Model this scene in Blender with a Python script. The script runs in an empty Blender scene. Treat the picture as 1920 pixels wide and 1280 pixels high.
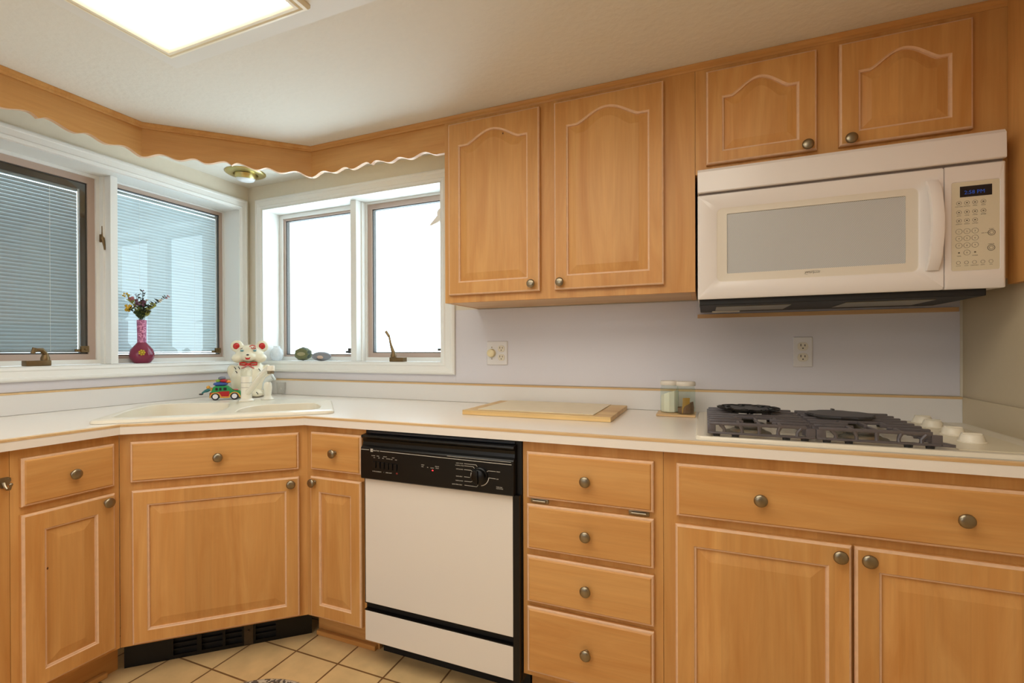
import bpy, bmesh, math, random
from mathutils import Vector, Matrix
random.seed(7)
PI = math.pi
scene = bpy.context.scene
C = scene.collection

# ------------------------------------------------------------------ camera
F_PX, PPX, PPY = 917.1132, -27.27, 18.16
YAW, PITCH, ROLL = 0.4012, -0.0032, -0.0037
cam_d = bpy.data.cameras.new('camera')
cam = bpy.data.objects.new('camera', cam_d)
C.objects.link(cam)
_fw = Vector((-math.sin(YAW)*math.cos(PITCH), math.cos(YAW)*math.cos(PITCH), math.sin(PITCH)))
_r0 = Vector((math.cos(YAW), math.sin(YAW), 0))
_u0 = _r0.cross(_fw)
_r = _r0*math.cos(ROLL) + _u0*math.sin(ROLL)
_u = -_r0*math.sin(ROLL) + _u0*math.cos(ROLL)
_m = Matrix((_r, _u, -_fw)).transposed().to_4x4()
_m.translation = Vector((2.4157, -2.0352, 1.1551))
cam.matrix_world = _m
cam_d.sensor_width = 36.0
cam_d.sensor_fit = 'HORIZONTAL'
cam_d.lens = F_PX*36.0/1920.0
cam_d.shift_x = -PPX/1920.0
cam_d.shift_y = PPY/1920.0
cam_d.clip_start = 0.02
scene.camera = cam

# ------------------------------------------------------------------ world, exposure
SKY_RGB = (3.0, 3.6, 4.0, 1)
GROUND_RGB = (6.6, 8.2, 9.2, 1)
world = bpy.data.worlds.new('overcast_sky')
scene.world = world
world.use_nodes = True
_bg = world.node_tree.nodes['Background']
# overcast sky above, bright pale ground below the horizon
_wn, _wl = world.node_tree.nodes, world.node_tree.links
_tc = _wn.new('ShaderNodeTexCoord')
_sx = _wn.new('ShaderNodeSeparateXYZ')
_wl.new(_tc.outputs['Generated'], _sx.inputs[0])
_mr = _wn.new('ShaderNodeMapRange')
_mr.inputs['From Min'].default_value = -0.15; _mr.inputs['From Max'].default_value = 0.15
_wl.new(_sx.outputs['Z'], _mr.inputs['Value'])
_mx = _wn.new('ShaderNodeMix'); _mx.data_type = 'RGBA'
_mx.inputs[6].default_value = GROUND_RGB
_mx.inputs[7].default_value = SKY_RGB
_wl.new(_mr.outputs[0], _mx.inputs[0])
_wl.new(_mx.outputs[2], _bg.inputs['Color'])
_bg.inputs['Strength'].default_value = 1.0
scene.view_settings.view_transform = 'Standard'
scene.view_settings.look = 'None'
scene.view_settings.gamma = 1.0
scene.view_settings.use_curve_mapping = False
scene.view_settings.exposure = -0.1
PANEL_STRENGTH = 4.8
PANEL_COLOR = (1.0, 0.93, 0.80)

def area_lamp(name, loc, size, power, color, rot=(0, 0, 0)):
    l = bpy.data.lights.new(name, 'AREA')
    l.shape = 'RECTANGLE'; l.size = size[0]; l.size_y = size[1]
    l.energy = power; l.color = color
    o = bpy.data.objects.new(name, l)
    o.location = loc; o.rotation_euler = rot
    C.objects.link(o)
    return o
# added overhead fill light behind the camera, no fixture known there
area_lamp('rear_overhead_fill', (1.5, -3.3, 2.06), (1.6, 1.0), 16.0, (1.0, 0.99, 0.97))
# added cool fill light from behind, brightens the fronts facing the camera
area_lamp('rear_frontal_fill', (1.1, -4.15, 1.30), (1.5, 1.3), 12.5, (0.90, 0.95, 1.0), (PI/2, 0, 0))

# ------------------------------------------------------------------ helpers
def lin(r, g, b):
    f = lambda c: (c/255/12.92) if c/255 <= 0.04045 else ((c/255+0.055)/1.055)**2.4
    return (f(r), f(g), f(b), 1.0)

def nmat(name):
    m = bpy.data.materials.new(name)
    m.use_nodes = True
    return m, m.node_tree.nodes, m.node_tree.links, m.node_tree.nodes['Principled BSDF']

def mat(name, rgb, rough=0.5, metal=0.0, spec=0.5, noise=0.0, nscale=20.0, bump=0.0, coat=0.0, emit=None, estr=0.0):
    m, n, l, p = nmat(name)
    c = lin(*rgb)
    p.inputs['Base Color'].default_value = c
    p.inputs['Roughness'].default_value = rough
    p.inputs['Metallic'].default_value = metal
    p.inputs['Specular IOR Level'].default_value = spec
    p.inputs['Coat Weight'].default_value = coat
    if noise or bump:
        tc = n.new('ShaderNodeTexCoord')
        nz = n.new('ShaderNodeTexNoise')
        nz.inputs['Scale'].default_value = nscale
        nz.inputs['Detail'].default_value = 4
        l.new(tc.outputs['Object'], nz.inputs['Vector'])
        if noise:
            mx = n.new('ShaderNodeMix'); mx.data_type = 'RGBA'
            mx.inputs[6].default_value = tuple(x*(1-noise) for x in c[:3])+(1,)
            mx.inputs[7].default_value = tuple(min(1, x*(1+noise)) for x in c[:3])+(1,)
            l.new(nz.outputs['Fac'], mx.inputs[0])
            l.new(mx.outputs[2], p.inputs['Base Color'])
        if bump:
            b = n.new('ShaderNodeBump')
            b.inputs['Strength'].default_value = bump
            b.inputs['Distance'].default_value = 0.003
            l.new(nz.outputs['Fac'], b.inputs['Height'])
            l.new(b.outputs['Normal'], p.inputs['Normal'])
    if emit:
        p.inputs['Emission Color'].default_value = lin(*emit)
        p.inputs['Emission Strength'].default_value = estr
    return m

def wood(name, axis, light, dark, planks=True, rough=0.42):
    m, n, l, p = nmat(name)
    tc = n.new('ShaderNodeTexCoord')
    oi = n.new('ShaderNodeObjectInfo')
    rv = n.new('ShaderNodeVectorMath'); rv.operation = 'SCALE'
    rv.inputs[0].default_value = (7.3, 5.1, 3.7)
    l.new(oi.outputs['Random'], rv.inputs['Scale'])
    ad = n.new('ShaderNodeVectorMath'); ad.operation = 'ADD'
    l.new(tc.outputs['Object'], ad.inputs[0]); l.new(rv.outputs[0], ad.inputs[1])
    mp = n.new('ShaderNodeMapping')
    mp.inputs['Scale'].default_value = (13, 13, 1.5) if axis == 'z' else (1.5, 13, 13)
    l.new(ad.outputs[0], mp.inputs['Vector'])
    nz = n.new('ShaderNodeTexNoise')
    nz.inputs['Scale'].default_value = 1.0; nz.inputs['Detail'].default_value = 5
    nz.inputs['Roughness'].default_value = 0.55; nz.inputs['Distortion'].default_value = 1.4
    l.new(mp.outputs[0], nz.inputs['Vector'])
    mp2 = n.new('ShaderNodeMapping')
    mp2.inputs['Scale'].default_value = (160, 160, 5) if axis == 'z' else (5, 160, 160)
    l.new(ad.outputs[0], mp2.inputs['Vector'])
    n2 = n.new('ShaderNodeTexNoise'); n2.inputs['Scale'].default_value = 1.0; n2.inputs['Detail'].default_value = 2
    l.new(mp2.outputs[0], n2.inputs['Vector'])
    cr = n.new('ShaderNodeValToRGB')
    cr.color_ramp.elements[0].position = 0.30; cr.color_ramp.elements[0].color = lin(*dark)
    cr.color_ramp.elements[1].position = 0.66; cr.color_ramp.elements[1].color = lin(*light)
    l.new(nz.outputs['Fac'], cr.inputs['Fac'])
    # fine pores
    ma = n.new('ShaderNodeMath'); ma.operation = 'MULTIPLY_ADD'
    ma.inputs[1].default_value = 0.16; ma.inputs[2].default_value = 0.92
    l.new(n2.outputs['Fac'], ma.inputs[0])
    # glued-up staves, each with its own tone
    sx = n.new('ShaderNodeSeparateXYZ'); l.new(ad.outputs[0], sx.inputs[0])
    dv = n.new('ShaderNodeMath'); dv.operation = 'DIVIDE'; dv.inputs[1].default_value = 0.082
    l.new(sx.outputs[0 if axis == 'z' else 2], dv.inputs[0])
    fl = n.new('ShaderNodeMath'); fl.operation = 'FLOOR'; l.new(dv.outputs[0], fl.inputs[0])
    wn = n.new('ShaderNodeTexWhiteNoise'); wn.noise_dimensions = '1D'; l.new(fl.outputs[0], wn.inputs['W'])
    mb = n.new('ShaderNodeMath'); mb.operation = 'MULTIPLY_ADD'
    mb.inputs[1].default_value = 0.13 if planks else 0.0
    mb.inputs[2].default_value = 0.935 if planks else 1.0
    l.new(wn.outputs['Value'], mb.inputs[0])
    mc = n.new('ShaderNodeMath'); mc.operation = 'MULTIPLY'
    l.new(ma.outputs[0], mc.inputs[0]); l.new(mb.outputs[0], mc.inputs[1])
    vm = n.new('ShaderNodeVectorMath'); vm.operation = 'SCALE'
    l.new(cr.outputs['Color'], vm.inputs[0]); l.new(mc.outputs[0], vm.inputs['Scale'])
    l.new(vm.outputs[0], p.inputs['Base Color'])
    p.inputs['Roughness'].default_value = rough
    p.inputs['Specular IOR Level'].default_value = 0.4
    return m

def glass(name, tint, ior=1.5, refl=1.0):
    """clear pane: tinted see-through mixed with a Fresnel mirror"""
    m = bpy.data.materials.new(name); m.use_nodes = True
    n, l = m.node_tree.nodes, m.node_tree.links
    n.remove(n['Principled BSDF'])
    tr = n.new('ShaderNodeBsdfTransparent'); tr.inputs['Color'].default_value = tuple(tint)+(1,)
    gl = n.new('ShaderNodeBsdfGlossy'); gl.inputs['Roughness'].default_value = 0.02
    fr = n.new('ShaderNodeFresnel'); fr.inputs['IOR'].default_value = ior
    mu = n.new('ShaderNodeMath'); mu.operation = 'MULTIPLY'; mu.inputs[1].default_value = refl
    mx = n.new('ShaderNodeMixShader')
    ge = n.new('ShaderNodeNewGeometry')
    ff = n.new('ShaderNodeMath'); ff.operation = 'SUBTRACT'; ff.inputs[0].default_value = 1.0
    l.new(ge.outputs['Backfacing'], ff.inputs[1])
    m2 = n.new('ShaderNodeMath'); m2.operation = 'MULTIPLY'
    l.new(fr.outputs[0], mu.inputs[0]); l.new(mu.outputs[0], m2.inputs[0]); l.new(ff.outputs[0], m2.inputs[1])
    l.new(m2.outputs[0], mx.inputs[0])
    l.new(tr.outputs[0], mx.inputs[1]); l.new(gl.outputs[0], mx.inputs[2])
    l.new(mx.outputs[0], n['Material Output'].inputs['Surface'])
    return m

def tag(o, label=None, cat=None, group=None, kind=None):
    if label: o['label'] = label
    if cat: o['category'] = cat
    if group: o['group'] = group
    if kind: o['kind'] = kind
    return o

def empty(name, loc=(0, 0, 0), rz=0.0, parent=None):
    o = bpy.data.objects.new(name, None)
    o.empty_display_size = 0.05
    o.location = loc; o.rotation_euler = (0, 0, rz)
    C.objects.link(o)
    if parent: o.parent = parent
    return o

def link(name, bm, mats, parent=None, loc=(0, 0, 0), rot=(0, 0, 0), smooth=False, recalc=True):
    if recalc: bmesh.ops.recalc_face_normals(bm, faces=bm.faces[:])
    me = bpy.data.meshes.new(name)
    bm.to_mesh(me); bm.free()
    for mm in (mats if isinstance(mats, (list, tuple)) else [mats]): me.materials.append(mm)
    if smooth:
        for p in me.polygons: p.use_smooth = True
        if smooth != 'all':
            try: me.set_sharp_from_angle(angle=math.radians(40))
            except Exception: pass
    o = bpy.data.objects.new(name, me)
    o.location = loc; o.rotation_euler = rot
    C.objects.link(o)
    if parent: o.parent = parent
    return o

def BM(): return bmesh.new()

def box(bm, x0, x1, y0, y1, z0, z1, bev=0.0, mi=0, seg=2):
    t = bmesh.new()
    vs = [t.verts.new((x, y, z)) for x in (x0, x1) for y in (y0, y1) for z in (z0, z1)]
    for f in ((0, 1, 3, 2), (4, 6, 7, 5), (0, 4, 5, 1), (2, 3, 7, 6), (0, 2, 6, 4), (1, 5, 7, 3)):
        t.faces.new([vs[i] for i in f])
    if bev > 0:
        bmesh.ops.bevel(t, geom=t.edges[:], offset=bev, segments=seg, affect='EDGES', profile=0.6)
    merge(bm, t, mi)

def merge(bm, t, mi=None, M=None):
    if M is not None: bmesh.ops.transform(t, matrix=M, verts=t.verts[:])
    mp = {v: bm.verts.new(v.co) for v in t.verts}
    for f in t.faces:
        try:
            nf = bm.faces.new([mp[v] for v in f.verts])
            nf.material_index = f.material_index if mi is None else mi
            nf.smooth = f.smooth
        except ValueError: pass
    t.free()

def poly_prism(bm, pts, fn, d0, d1, mi=0, side_mi=None):
    """pts: 2D outline; fn(u, v, d) -> xyz"""
    a = [bm.verts.new(fn(u, v, d0)) for u, v in pts]
    b = [bm.verts.new(fn(u, v, d1)) for u, v in pts]
    f = bm.faces.new(a); f.material_index = mi
    f = bm.faces.new(b[::-1]); f.material_index = mi
    n = len(pts)
    for i in range(n):
        f = bm.faces.new((a[i], a[(i+1) % n], b[(i+1) % n], b[i]))
        f.material_index = mi if side_mi is None else side_mi(i)

def holed(bm, outer, holes, fn, d0, d1, mi=0):
    """plate with holes"""
    for d in (d0, d1):
        edges = []
        for loop in [outer]+holes:
            vs = [bm.verts.new(fn(u, v, d)) for u, v in loop]
            for i in range(len(vs)): edges.append(bm.edges.new((vs[i], vs[(i+1) % len(vs)])))
        r = bmesh.ops.triangle_fill(bm, use_beauty=True, use_dissolve=False, edges=edges)
        for g in r['geom']:
            if isinstance(g, bmesh.types.BMFace): g.material_index = mi
    for loop in [outer]+holes:
        n = len(loop)
        a = [bm.verts.new(fn(u, v, d0)) for u, v in loop]; b = [bm.verts.new(fn(u, v, d1)) for u, v in loop]
        for i in range(n):
            f = bm.faces.new((a[i], a[(i+1) % n], b[(i+1) % n], b[i])); f.material_index = mi
    bmesh.ops.remove_doubles(bm, verts=bm.verts[:], dist=1e-5)

def loft(bm, loops, mis=None, cap0=False, cap1=False, closed=True):
    vl = [[bm.verts.new(p) for p in lp] for lp in loops]
    n = len(loops[0])
    for k in range(len(vl)-1):
        for i in range(n if closed else n-1):
            j = (i+1) % n
            try:
                f = bm.faces.new((vl[k][i], vl[k][j], vl[k+1][j], vl[k+1][i]))
                if mis: f.material_index = mis[k]
            except ValueError: pass
    if cap0: bm.faces.new(vl[0])
    if cap1:
        f = bm.faces.new(vl[-1])
        if mis and len(mis) > len(vl)-1: f.material_index = mis[-1]
    return vl

def lathe(bm, prof, seg=24, M=None, mi=0, cap=True):
    """prof: (r, z) pairs about local z"""
    t = bmesh.new()
    rings = []
    for r, z in prof:
        if r < 1e-6: rings.append([t.verts.new((0, 0, z))])
        else: rings.append([t.verts.new((r*math.cos(2*PI*i/seg), r*math.sin(2*PI*i/seg), z)) for i in range(seg)])
    for a, b in zip(rings, rings[1:]):
        for i in range(seg):
            j = (i+1) % seg
            if len(a) == 1 and len(b) == 1: continue
            if len(a) == 1: t.faces.new((a[0], b[i], b[j]))
            elif len(b) == 1: t.faces.new((a[i], a[j], b[0]))
            else: t.faces.new((a[i], a[j], b[j], b[i]))
    if cap:
        if len(rings[0]) > 1: t.faces.new(rings[0][::-1])
        if len(rings[-1]) > 1: t.faces.new(rings[-1])
    merge(bm, t, mi, M)

def tube(bm, pts, rad, seg=10, mi=0, cap=True):
    pts = [Vector(p) for p in pts]
    rads = rad if isinstance(rad, (list, tuple)) else [rad]*len(pts)
    loops = []
    up = Vector((0, 0, 1))
    prev = None
    for i, p in enumerate(pts):
        d = (pts[min(i+1, len(pts)-1)]-pts[max(i-1, 0)]).normalized()
        if prev is None:
            a = d.cross(up)
            if a.length < 1e-3: a = d.cross(Vector((1, 0, 0)))
        else: a = prev - d*prev.dot(d)
        a.normalize(); prev = a
        b = d.cross(a)
        loops.append([p+(a*math.cos(2*PI*k/seg)+b*math.sin(2*PI*k/seg))*rads[i] for k in range(seg)])
    t = bmesh.new()
    loft(t, loops, cap0=cap, cap1=cap)
    merge(bm, t, mi)

def ball(bm, c, r, sub=2, mi=0, M=None):
    t = bmesh.new()
    bmesh.ops.create_icosphere(t, subdivisions=sub, radius=1.0)
    rr = r if isinstance(r, (list, tuple)) else (r, r, r)
    T = Matrix.Translation(c) @ (M or Matrix.Identity(4)) @ Matrix.Diagonal((rr[0], rr[1], rr[2], 1))
    merge(bm, t, mi, T)

def sweep(bm, path, prof, mi=0, caps=True, mis=None):
    """path: xy polyline, prof: closed loop of (offset to the right of travel, z)"""
    P = [Vector(p) for p in path]
    loops = []
    for i, p in enumerate(P):
        def nrm(a, b):
            d = (b-a).normalized(); return Vector((d.y, -d.x))
        if i == 0: m = nrm(P[0], P[1])
        elif i == len(P)-1: m = nrm(P[-2], P[-1])
        else:
            n1, n2 = nrm(P[i-1], P[i]), nrm(P[i], P[i+1])
            m = (n1+n2); m = m/(m.dot(n1))
        loops.append([(p.x+m.x*o, p.y+m.y*o, z) for o, z in prof])
    t = bmesh.new()
    loft(t, loops, cap0=caps, cap1=caps)
    for f in t.faces: f.material_index = mi
    merge(bm, t)

def text(bm, s, size, x, z, y, mi=0, align='LEFT', sx=1.0, M=None, shear=0.0):
    """flat lettering in the local x-z plane facing -y"""
    cu = bpy.data.curves.new('lettering', 'FONT')
    cu.body = s; cu.size = size; cu.align_x = align; cu.extrude = 0.00012; cu.shear = shear
    cu.resolution_u = 2
    o = bpy.data.objects.new('lettering', cu); C.objects.link(o)
    dg = bpy.context.evaluated_depsgraph_get()
    me = bpy.data.meshes.new_from_object(o.evaluated_get(dg))
    t = bmesh.new(); t.from_mesh(me)
    bpy.data.objects.remove(o); bpy.data.curves.remove(cu); bpy.data.meshes.remove(me)
    T = Matrix.Translation((x, y, z)) @ Matrix.Rotation(PI/2, 4, 'X') @ Matrix.Diagonal((sx, 1, 1, 1))
    merge(bm, t, mi, T if M is None else M @ T)

def line_xz(bm, pts, w, y, mi=0, th=0.0003):
    """thin printed line on a face looking at -y"""
    for (x0, z0), (x1, z1) in zip(pts, pts[1:]):
        d = Vector((x1-x0, z1-z0)); L = d.length
        if L < 1e-6: continue
        d /= L; nx, nz = -d.y*w/2, d.x*w/2
        poly_prism(bm, [(x0+nx, z0+nz), (x1+nx, z1+nz), (x1-nx, z1-nz), (x0-nx, z0-nz)], lambda u, v, dd: (u, dd, v), y, y-th, mi)

# ------------------------------------------------------------------ materials
WL, WD = (212, 160, 96), (195, 137, 73)
M_wv = wood('maple_vertical', 'z', WL, WD)
M_wh = wood('maple_horizontal', 'x', WL, WD, planks=False)
M_bead = mat('pickled_and_lit_edge', (222, 182, 146), 0.5, noise=0.15, nscale=60)
M_knot = mat('wood_knot', (92, 52, 26), 0.5)
M_under = wood('maple_underside', 'x', (214, 176, 130), (196, 154, 108), planks=False)
M_ups = mat('upstand_laminate', (227, 224, 221), 0.25, noise=0.015, nscale=300)
M_lam = mat('white_laminate', (238, 231, 222), 0.22, spec=0.5, noise=0.015, nscale=300)
M_lamwall = mat('glossy_wall_laminate', (217, 215, 222), 0.28, spec=0.5, noise=0.02, nscale=240)
M_strip = wood('oak_edge_strip', 'x', (222, 190, 142), (206, 168, 118), planks=False)
M_wall = mat('cream_wall_paint', (226, 218, 200), 0.8, noise=0.03, nscale=40, bump=0.15)
M_ceil = mat('knockdown_ceiling', (227, 223, 213), 0.9, noise=0.02, nscale=45, bump=0.55)
M_smooth = mat('smooth_ceiling_band', (228, 225, 218), 0.55)
M_trimw = mat('white_trim_paint', (236, 236, 232), 0.35)
M_sash = mat('sandstone_sash', (186, 165, 152), 0.45)
M_gasket = mat('dark_gasket', (70, 66, 62), 0.6)
M_bronze = mat('aged_bronze', (120, 98, 66), 0.42, metal=0.75, noise=0.2, nscale=50)
M_nickel = mat('brushed_nickel', (150, 138, 116), 0.32, metal=1.0, noise=0.15, nscale=90)
M_brass = mat('satin_brass', (205, 190, 130), 0.3, metal=1.0)
M_pane = glass('window_glass', (0.97, 0.985, 0.98), 1.5, 2.0)
M_white = mat('white_enamel', (228, 222, 214), 0.22, spec=0.5)
M_mwwhite = mat('microwave_white', (232, 226, 222), 0.25)
M_mwcream = mat('microwave_cream', (222, 214, 200), 0.3)
M_black = mat('black_plastic', (7, 6, 6), 0.33, spec=0.35)
M_blackmat = mat('black_matte', (16, 15, 15), 0.6)
M_print = mat('printed_grey', (205, 200, 190), 0.5)
M_printdk = mat('printed_dark', (98, 92, 80), 0.5)
M_cream = mat('biscuit_enamel', (240, 234, 218), 0.2)
M_sinkc = mat('sink_composite', (232, 224, 206), 0.25)
M_iron = mat('enamelled_iron', (88, 82, 84), 0.33, spec=0.6, noise=0.12, nscale=60)
M_castblk = mat('black_cast_iron', (22, 22, 24), 0.42, noise=0.2, nscale=80)
M_alu = mat('burner_aluminium', (150, 146, 132), 0.4, metal=0.8)

def translucent_slat(name, rgb, tr=0.35):
    m = bpy.data.materials.new(name); m.use_nodes = True
    n, l = m.node_tree.nodes, m.node_tree.links
    n.remove(n['Principled BSDF'])
    d = n.new('ShaderNodeBsdfDiffuse'); d.inputs['Color'].default_value = lin(*rgb)
    t = n.new('ShaderNodeBsdfTranslucent'); t.inputs['Color'].default_value = lin(*rgb)
    mx = n.new('ShaderNodeMixShader'); mx.inputs[0].default_value = tr
    l.new(d.outputs[0], mx.inputs[1]); l.new(t.outputs[0], mx.inputs[2])
    l.new(mx.outputs[0], n['Material Output'].inputs['Surface'])
    return m
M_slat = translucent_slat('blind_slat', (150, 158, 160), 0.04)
M_slat_lit = translucent_slat('lit_blind_slat', (198, 210, 215), 0.06)  # same blind, window light and reflection put into a paler colour

def emission(name, col, s):
    m = bpy.data.materials.new(name); m.use_nodes = True
    n, l = m.node_tree.nodes, m.node_tree.links
    n.remove(n['Principled BSDF'])
    e = n.new('ShaderNodeEmission'); e.inputs['Color'].default_value = tuple(col)+(1,); e.inputs['Strength'].default_value = s
    l.new(e.outputs[0], n['Material Output'].inputs['Surface'])
    return m
M_diff = emission('lit_diffuser', PANEL_COLOR, PANEL_STRENGTH)

def tile_mat():
    m, n, l, p = nmat('ceramic_floor_tile')
    tc = n.new('ShaderNodeTexCoord')
    mp = n.new('ShaderNodeMapping'); mp.inputs['Location'].default_value = TILE_OFF
    l.new(tc.outputs['Object'], mp.inputs['Vector'])
    br = n.new('ShaderNodeTexBrick')
    br.offset = 0.0; br.inputs['Scale'].default_value = 1.0
    br.inputs['Brick Width'].default_value = TILE; br.inputs['Row Height'].default_value = TILE
    br.inputs['Mortar Size'].default_value = 0.0038; br.inputs['Mortar Smooth'].default_value = 0.3
    br.inputs['Color1'].default_value = lin(222, 190, 138); br.inputs['Color2'].default_value = lin(214, 180, 128)
    br.inputs['Mortar'].default_value = lin(128, 92, 56)
    l.new(mp.outputs[0], br.inputs['Vector'])
    nz = n.new('ShaderNodeTexNoise'); nz.inputs['Scale'].default_value = 14; nz.inputs['Detail'].default_value = 6
    l.new(tc.outputs['Object'], nz.inputs['Vector'])
    ma = n.new('ShaderNodeMath'); ma.operation = 'MULTIPLY_ADD'; ma.inputs[1].default_value = 0.5; ma.inputs[2].default_value = 0.74
    l.new(nz.outputs['Fac'], ma.inputs[0])
    vm = n.new('ShaderNodeVectorMath'); vm.operation = 'SCALE'
    l.new(br.outputs['Color'], vm.inputs[0]); l.new(ma.outputs[0], vm.inputs['Scale'])
    l.new(vm.outputs[0], p.inputs['Base Color'])
    b = n.new('ShaderNodeBump'); b.inputs['Strength'].default_value = 0.5; b.inputs['Distance'].default_value = 0.002
    iv = n.new('ShaderNodeMath'); iv.operation = 'SUBTRACT'; iv.inputs[0].default_value = 1.0
    l.new(br.outputs['Fac'], iv.inputs[1]); l.new(iv.outputs[0], b.inputs['Height']); l.new(b.outputs[0], p.inputs['Normal'])
    p.inputs['Roughness'].default_value = 0.35
    return m

# ------------------------------------------------------------------ room shell
ZF = 0.06          # floor level
ZC = 2.0886        # ceiling level
TILE = 0.19
TILE_OFF = (-1.0427, 0.685, 0)
XR = 3.18          # right wall
YB = -4.2          # wall behind the camera
bm = BM(); box(bm, -0.2, XR+0.2, YB-0.2, 0.2, ZF-0.12, ZF)
tag(link('floor', bm, tile_mat()), kind='structure')
bm = BM(); box(bm, -0.2, XR+0.2, YB-0.2, 0.2, ZC, ZC+0.15)
tag(link('ceiling', bm, M_ceil), kind='structure')
BW = dict(u0=0.1135, u1=1.2700, z0=1.094, z1=1.952, ou0=0.0689, ou1=1.3413, oz0=1.039, oz1=2.0067)
LW = dict(u0=-1.2800, u1=-0.0635, z0=1.094, z1=1.952, ou0=-1.3480, ou1=-0.0205, oz0=1.039, oz1=2.0067)
bm = BM()
holed(bm, [(-0.2, ZF), (XR+0.2, ZF), (XR+0.2, ZC), (-0.2, ZC)],
      [[(BW['u0'], BW['z0']), (BW['u1'], BW['z0']), (BW['u1'], BW['z1']), (BW['u0'], BW['z1'])]],
      lambda u, v, d: (u, d, v), 0.0, 0.2)
tag(link('wall_back', bm, M_wall), kind='structure')
bm = BM()
holed(bm, [(YB, ZF), (0, ZF), (0, ZC), (YB, ZC)],
      [[(LW['u0'], LW['z0']), (LW['u1'], LW['z0']), (LW['u1'], LW['z1']), (LW['u0'], LW['z1'])]],
      lambda u, v, d: (-d, u, v), 0.0, 0.2)
tag(link('wall_left', bm, M_wall), kind='structure')
M_rwall = mat('beige_side_laminate', (200, 184, 154), 0.45, noise=0.02, nscale=50)
bm = BM(); box(bm, XR, XR+0.2, YB, 0.0, ZF, ZC)
tag(link('wall_right', bm, M_rwall), kind='structure')
bm = BM(); box(bm, -0.2, XR+0.2, YB-0.2, YB, ZF, ZC)
tag(link('wall_front', bm, mat('taupe_paint', (112, 98, 82), 0.7, noise=0.03, nscale=30)), kind='structure')

# laminate facing on the wall between the worktop upstand and the wall cabinets
bm = BM(); box(bm, 1.3425, 3.1715, -0.0035, -0.0005, 1.0005, 1.3395)
box(bm, 0.0045, 1.3420, -0.0035, -0.0005, 1.0005, 1.0385); box(bm, 0.0005, 0.0035, -1.90, -0.0045, 1.0005, 1.0385)
tag(link('trim_2', bm, M_lamwall), kind='structure')
bm = BM(); box(bm, 2.39, 3.165, -0.016, -0.0035, 1.272, 1.286)
tag(link('trim_3', bm, M_under), kind='structure')

# crown moulding that ties valance and wall cabinets to the ceiling
CROWN = [(0.2936, -1.70), (0.2936, -0.7546), (0.7500, -0.2932), (3.172, -0.2932)]
bm = BM()
sweep(bm, CROWN, [(0, 2.066), (0.006, 2.066), (0.008, 2.0705), (0.0075, 2.0745), (0.011, 2.078), (0.013, 2.084), (0.013, ZC-0.0005), (0, ZC-0.0005)])
tag(link('trim_1', bm, [M_wh], smooth=True), kind='structure')

# ------------------------------------------------------------------ windows
def rect(u0, u1, z0, z1, d): return [(u0, d, z0), (u1, d, z0), (u1, d, z1), (u0, d, z1)]
def ring(bm, r0, r1, d0, d1, mi=0):
    """square-section rectangular frame from outer r0 to inner r1, front d0, back d1"""
    loft(bm, [rect(*r0, d1), rect(*r0, d0), rect(*r1, d0), rect(*r1, d1), rect(*r0, d1)], mis=[mi]*4)

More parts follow.
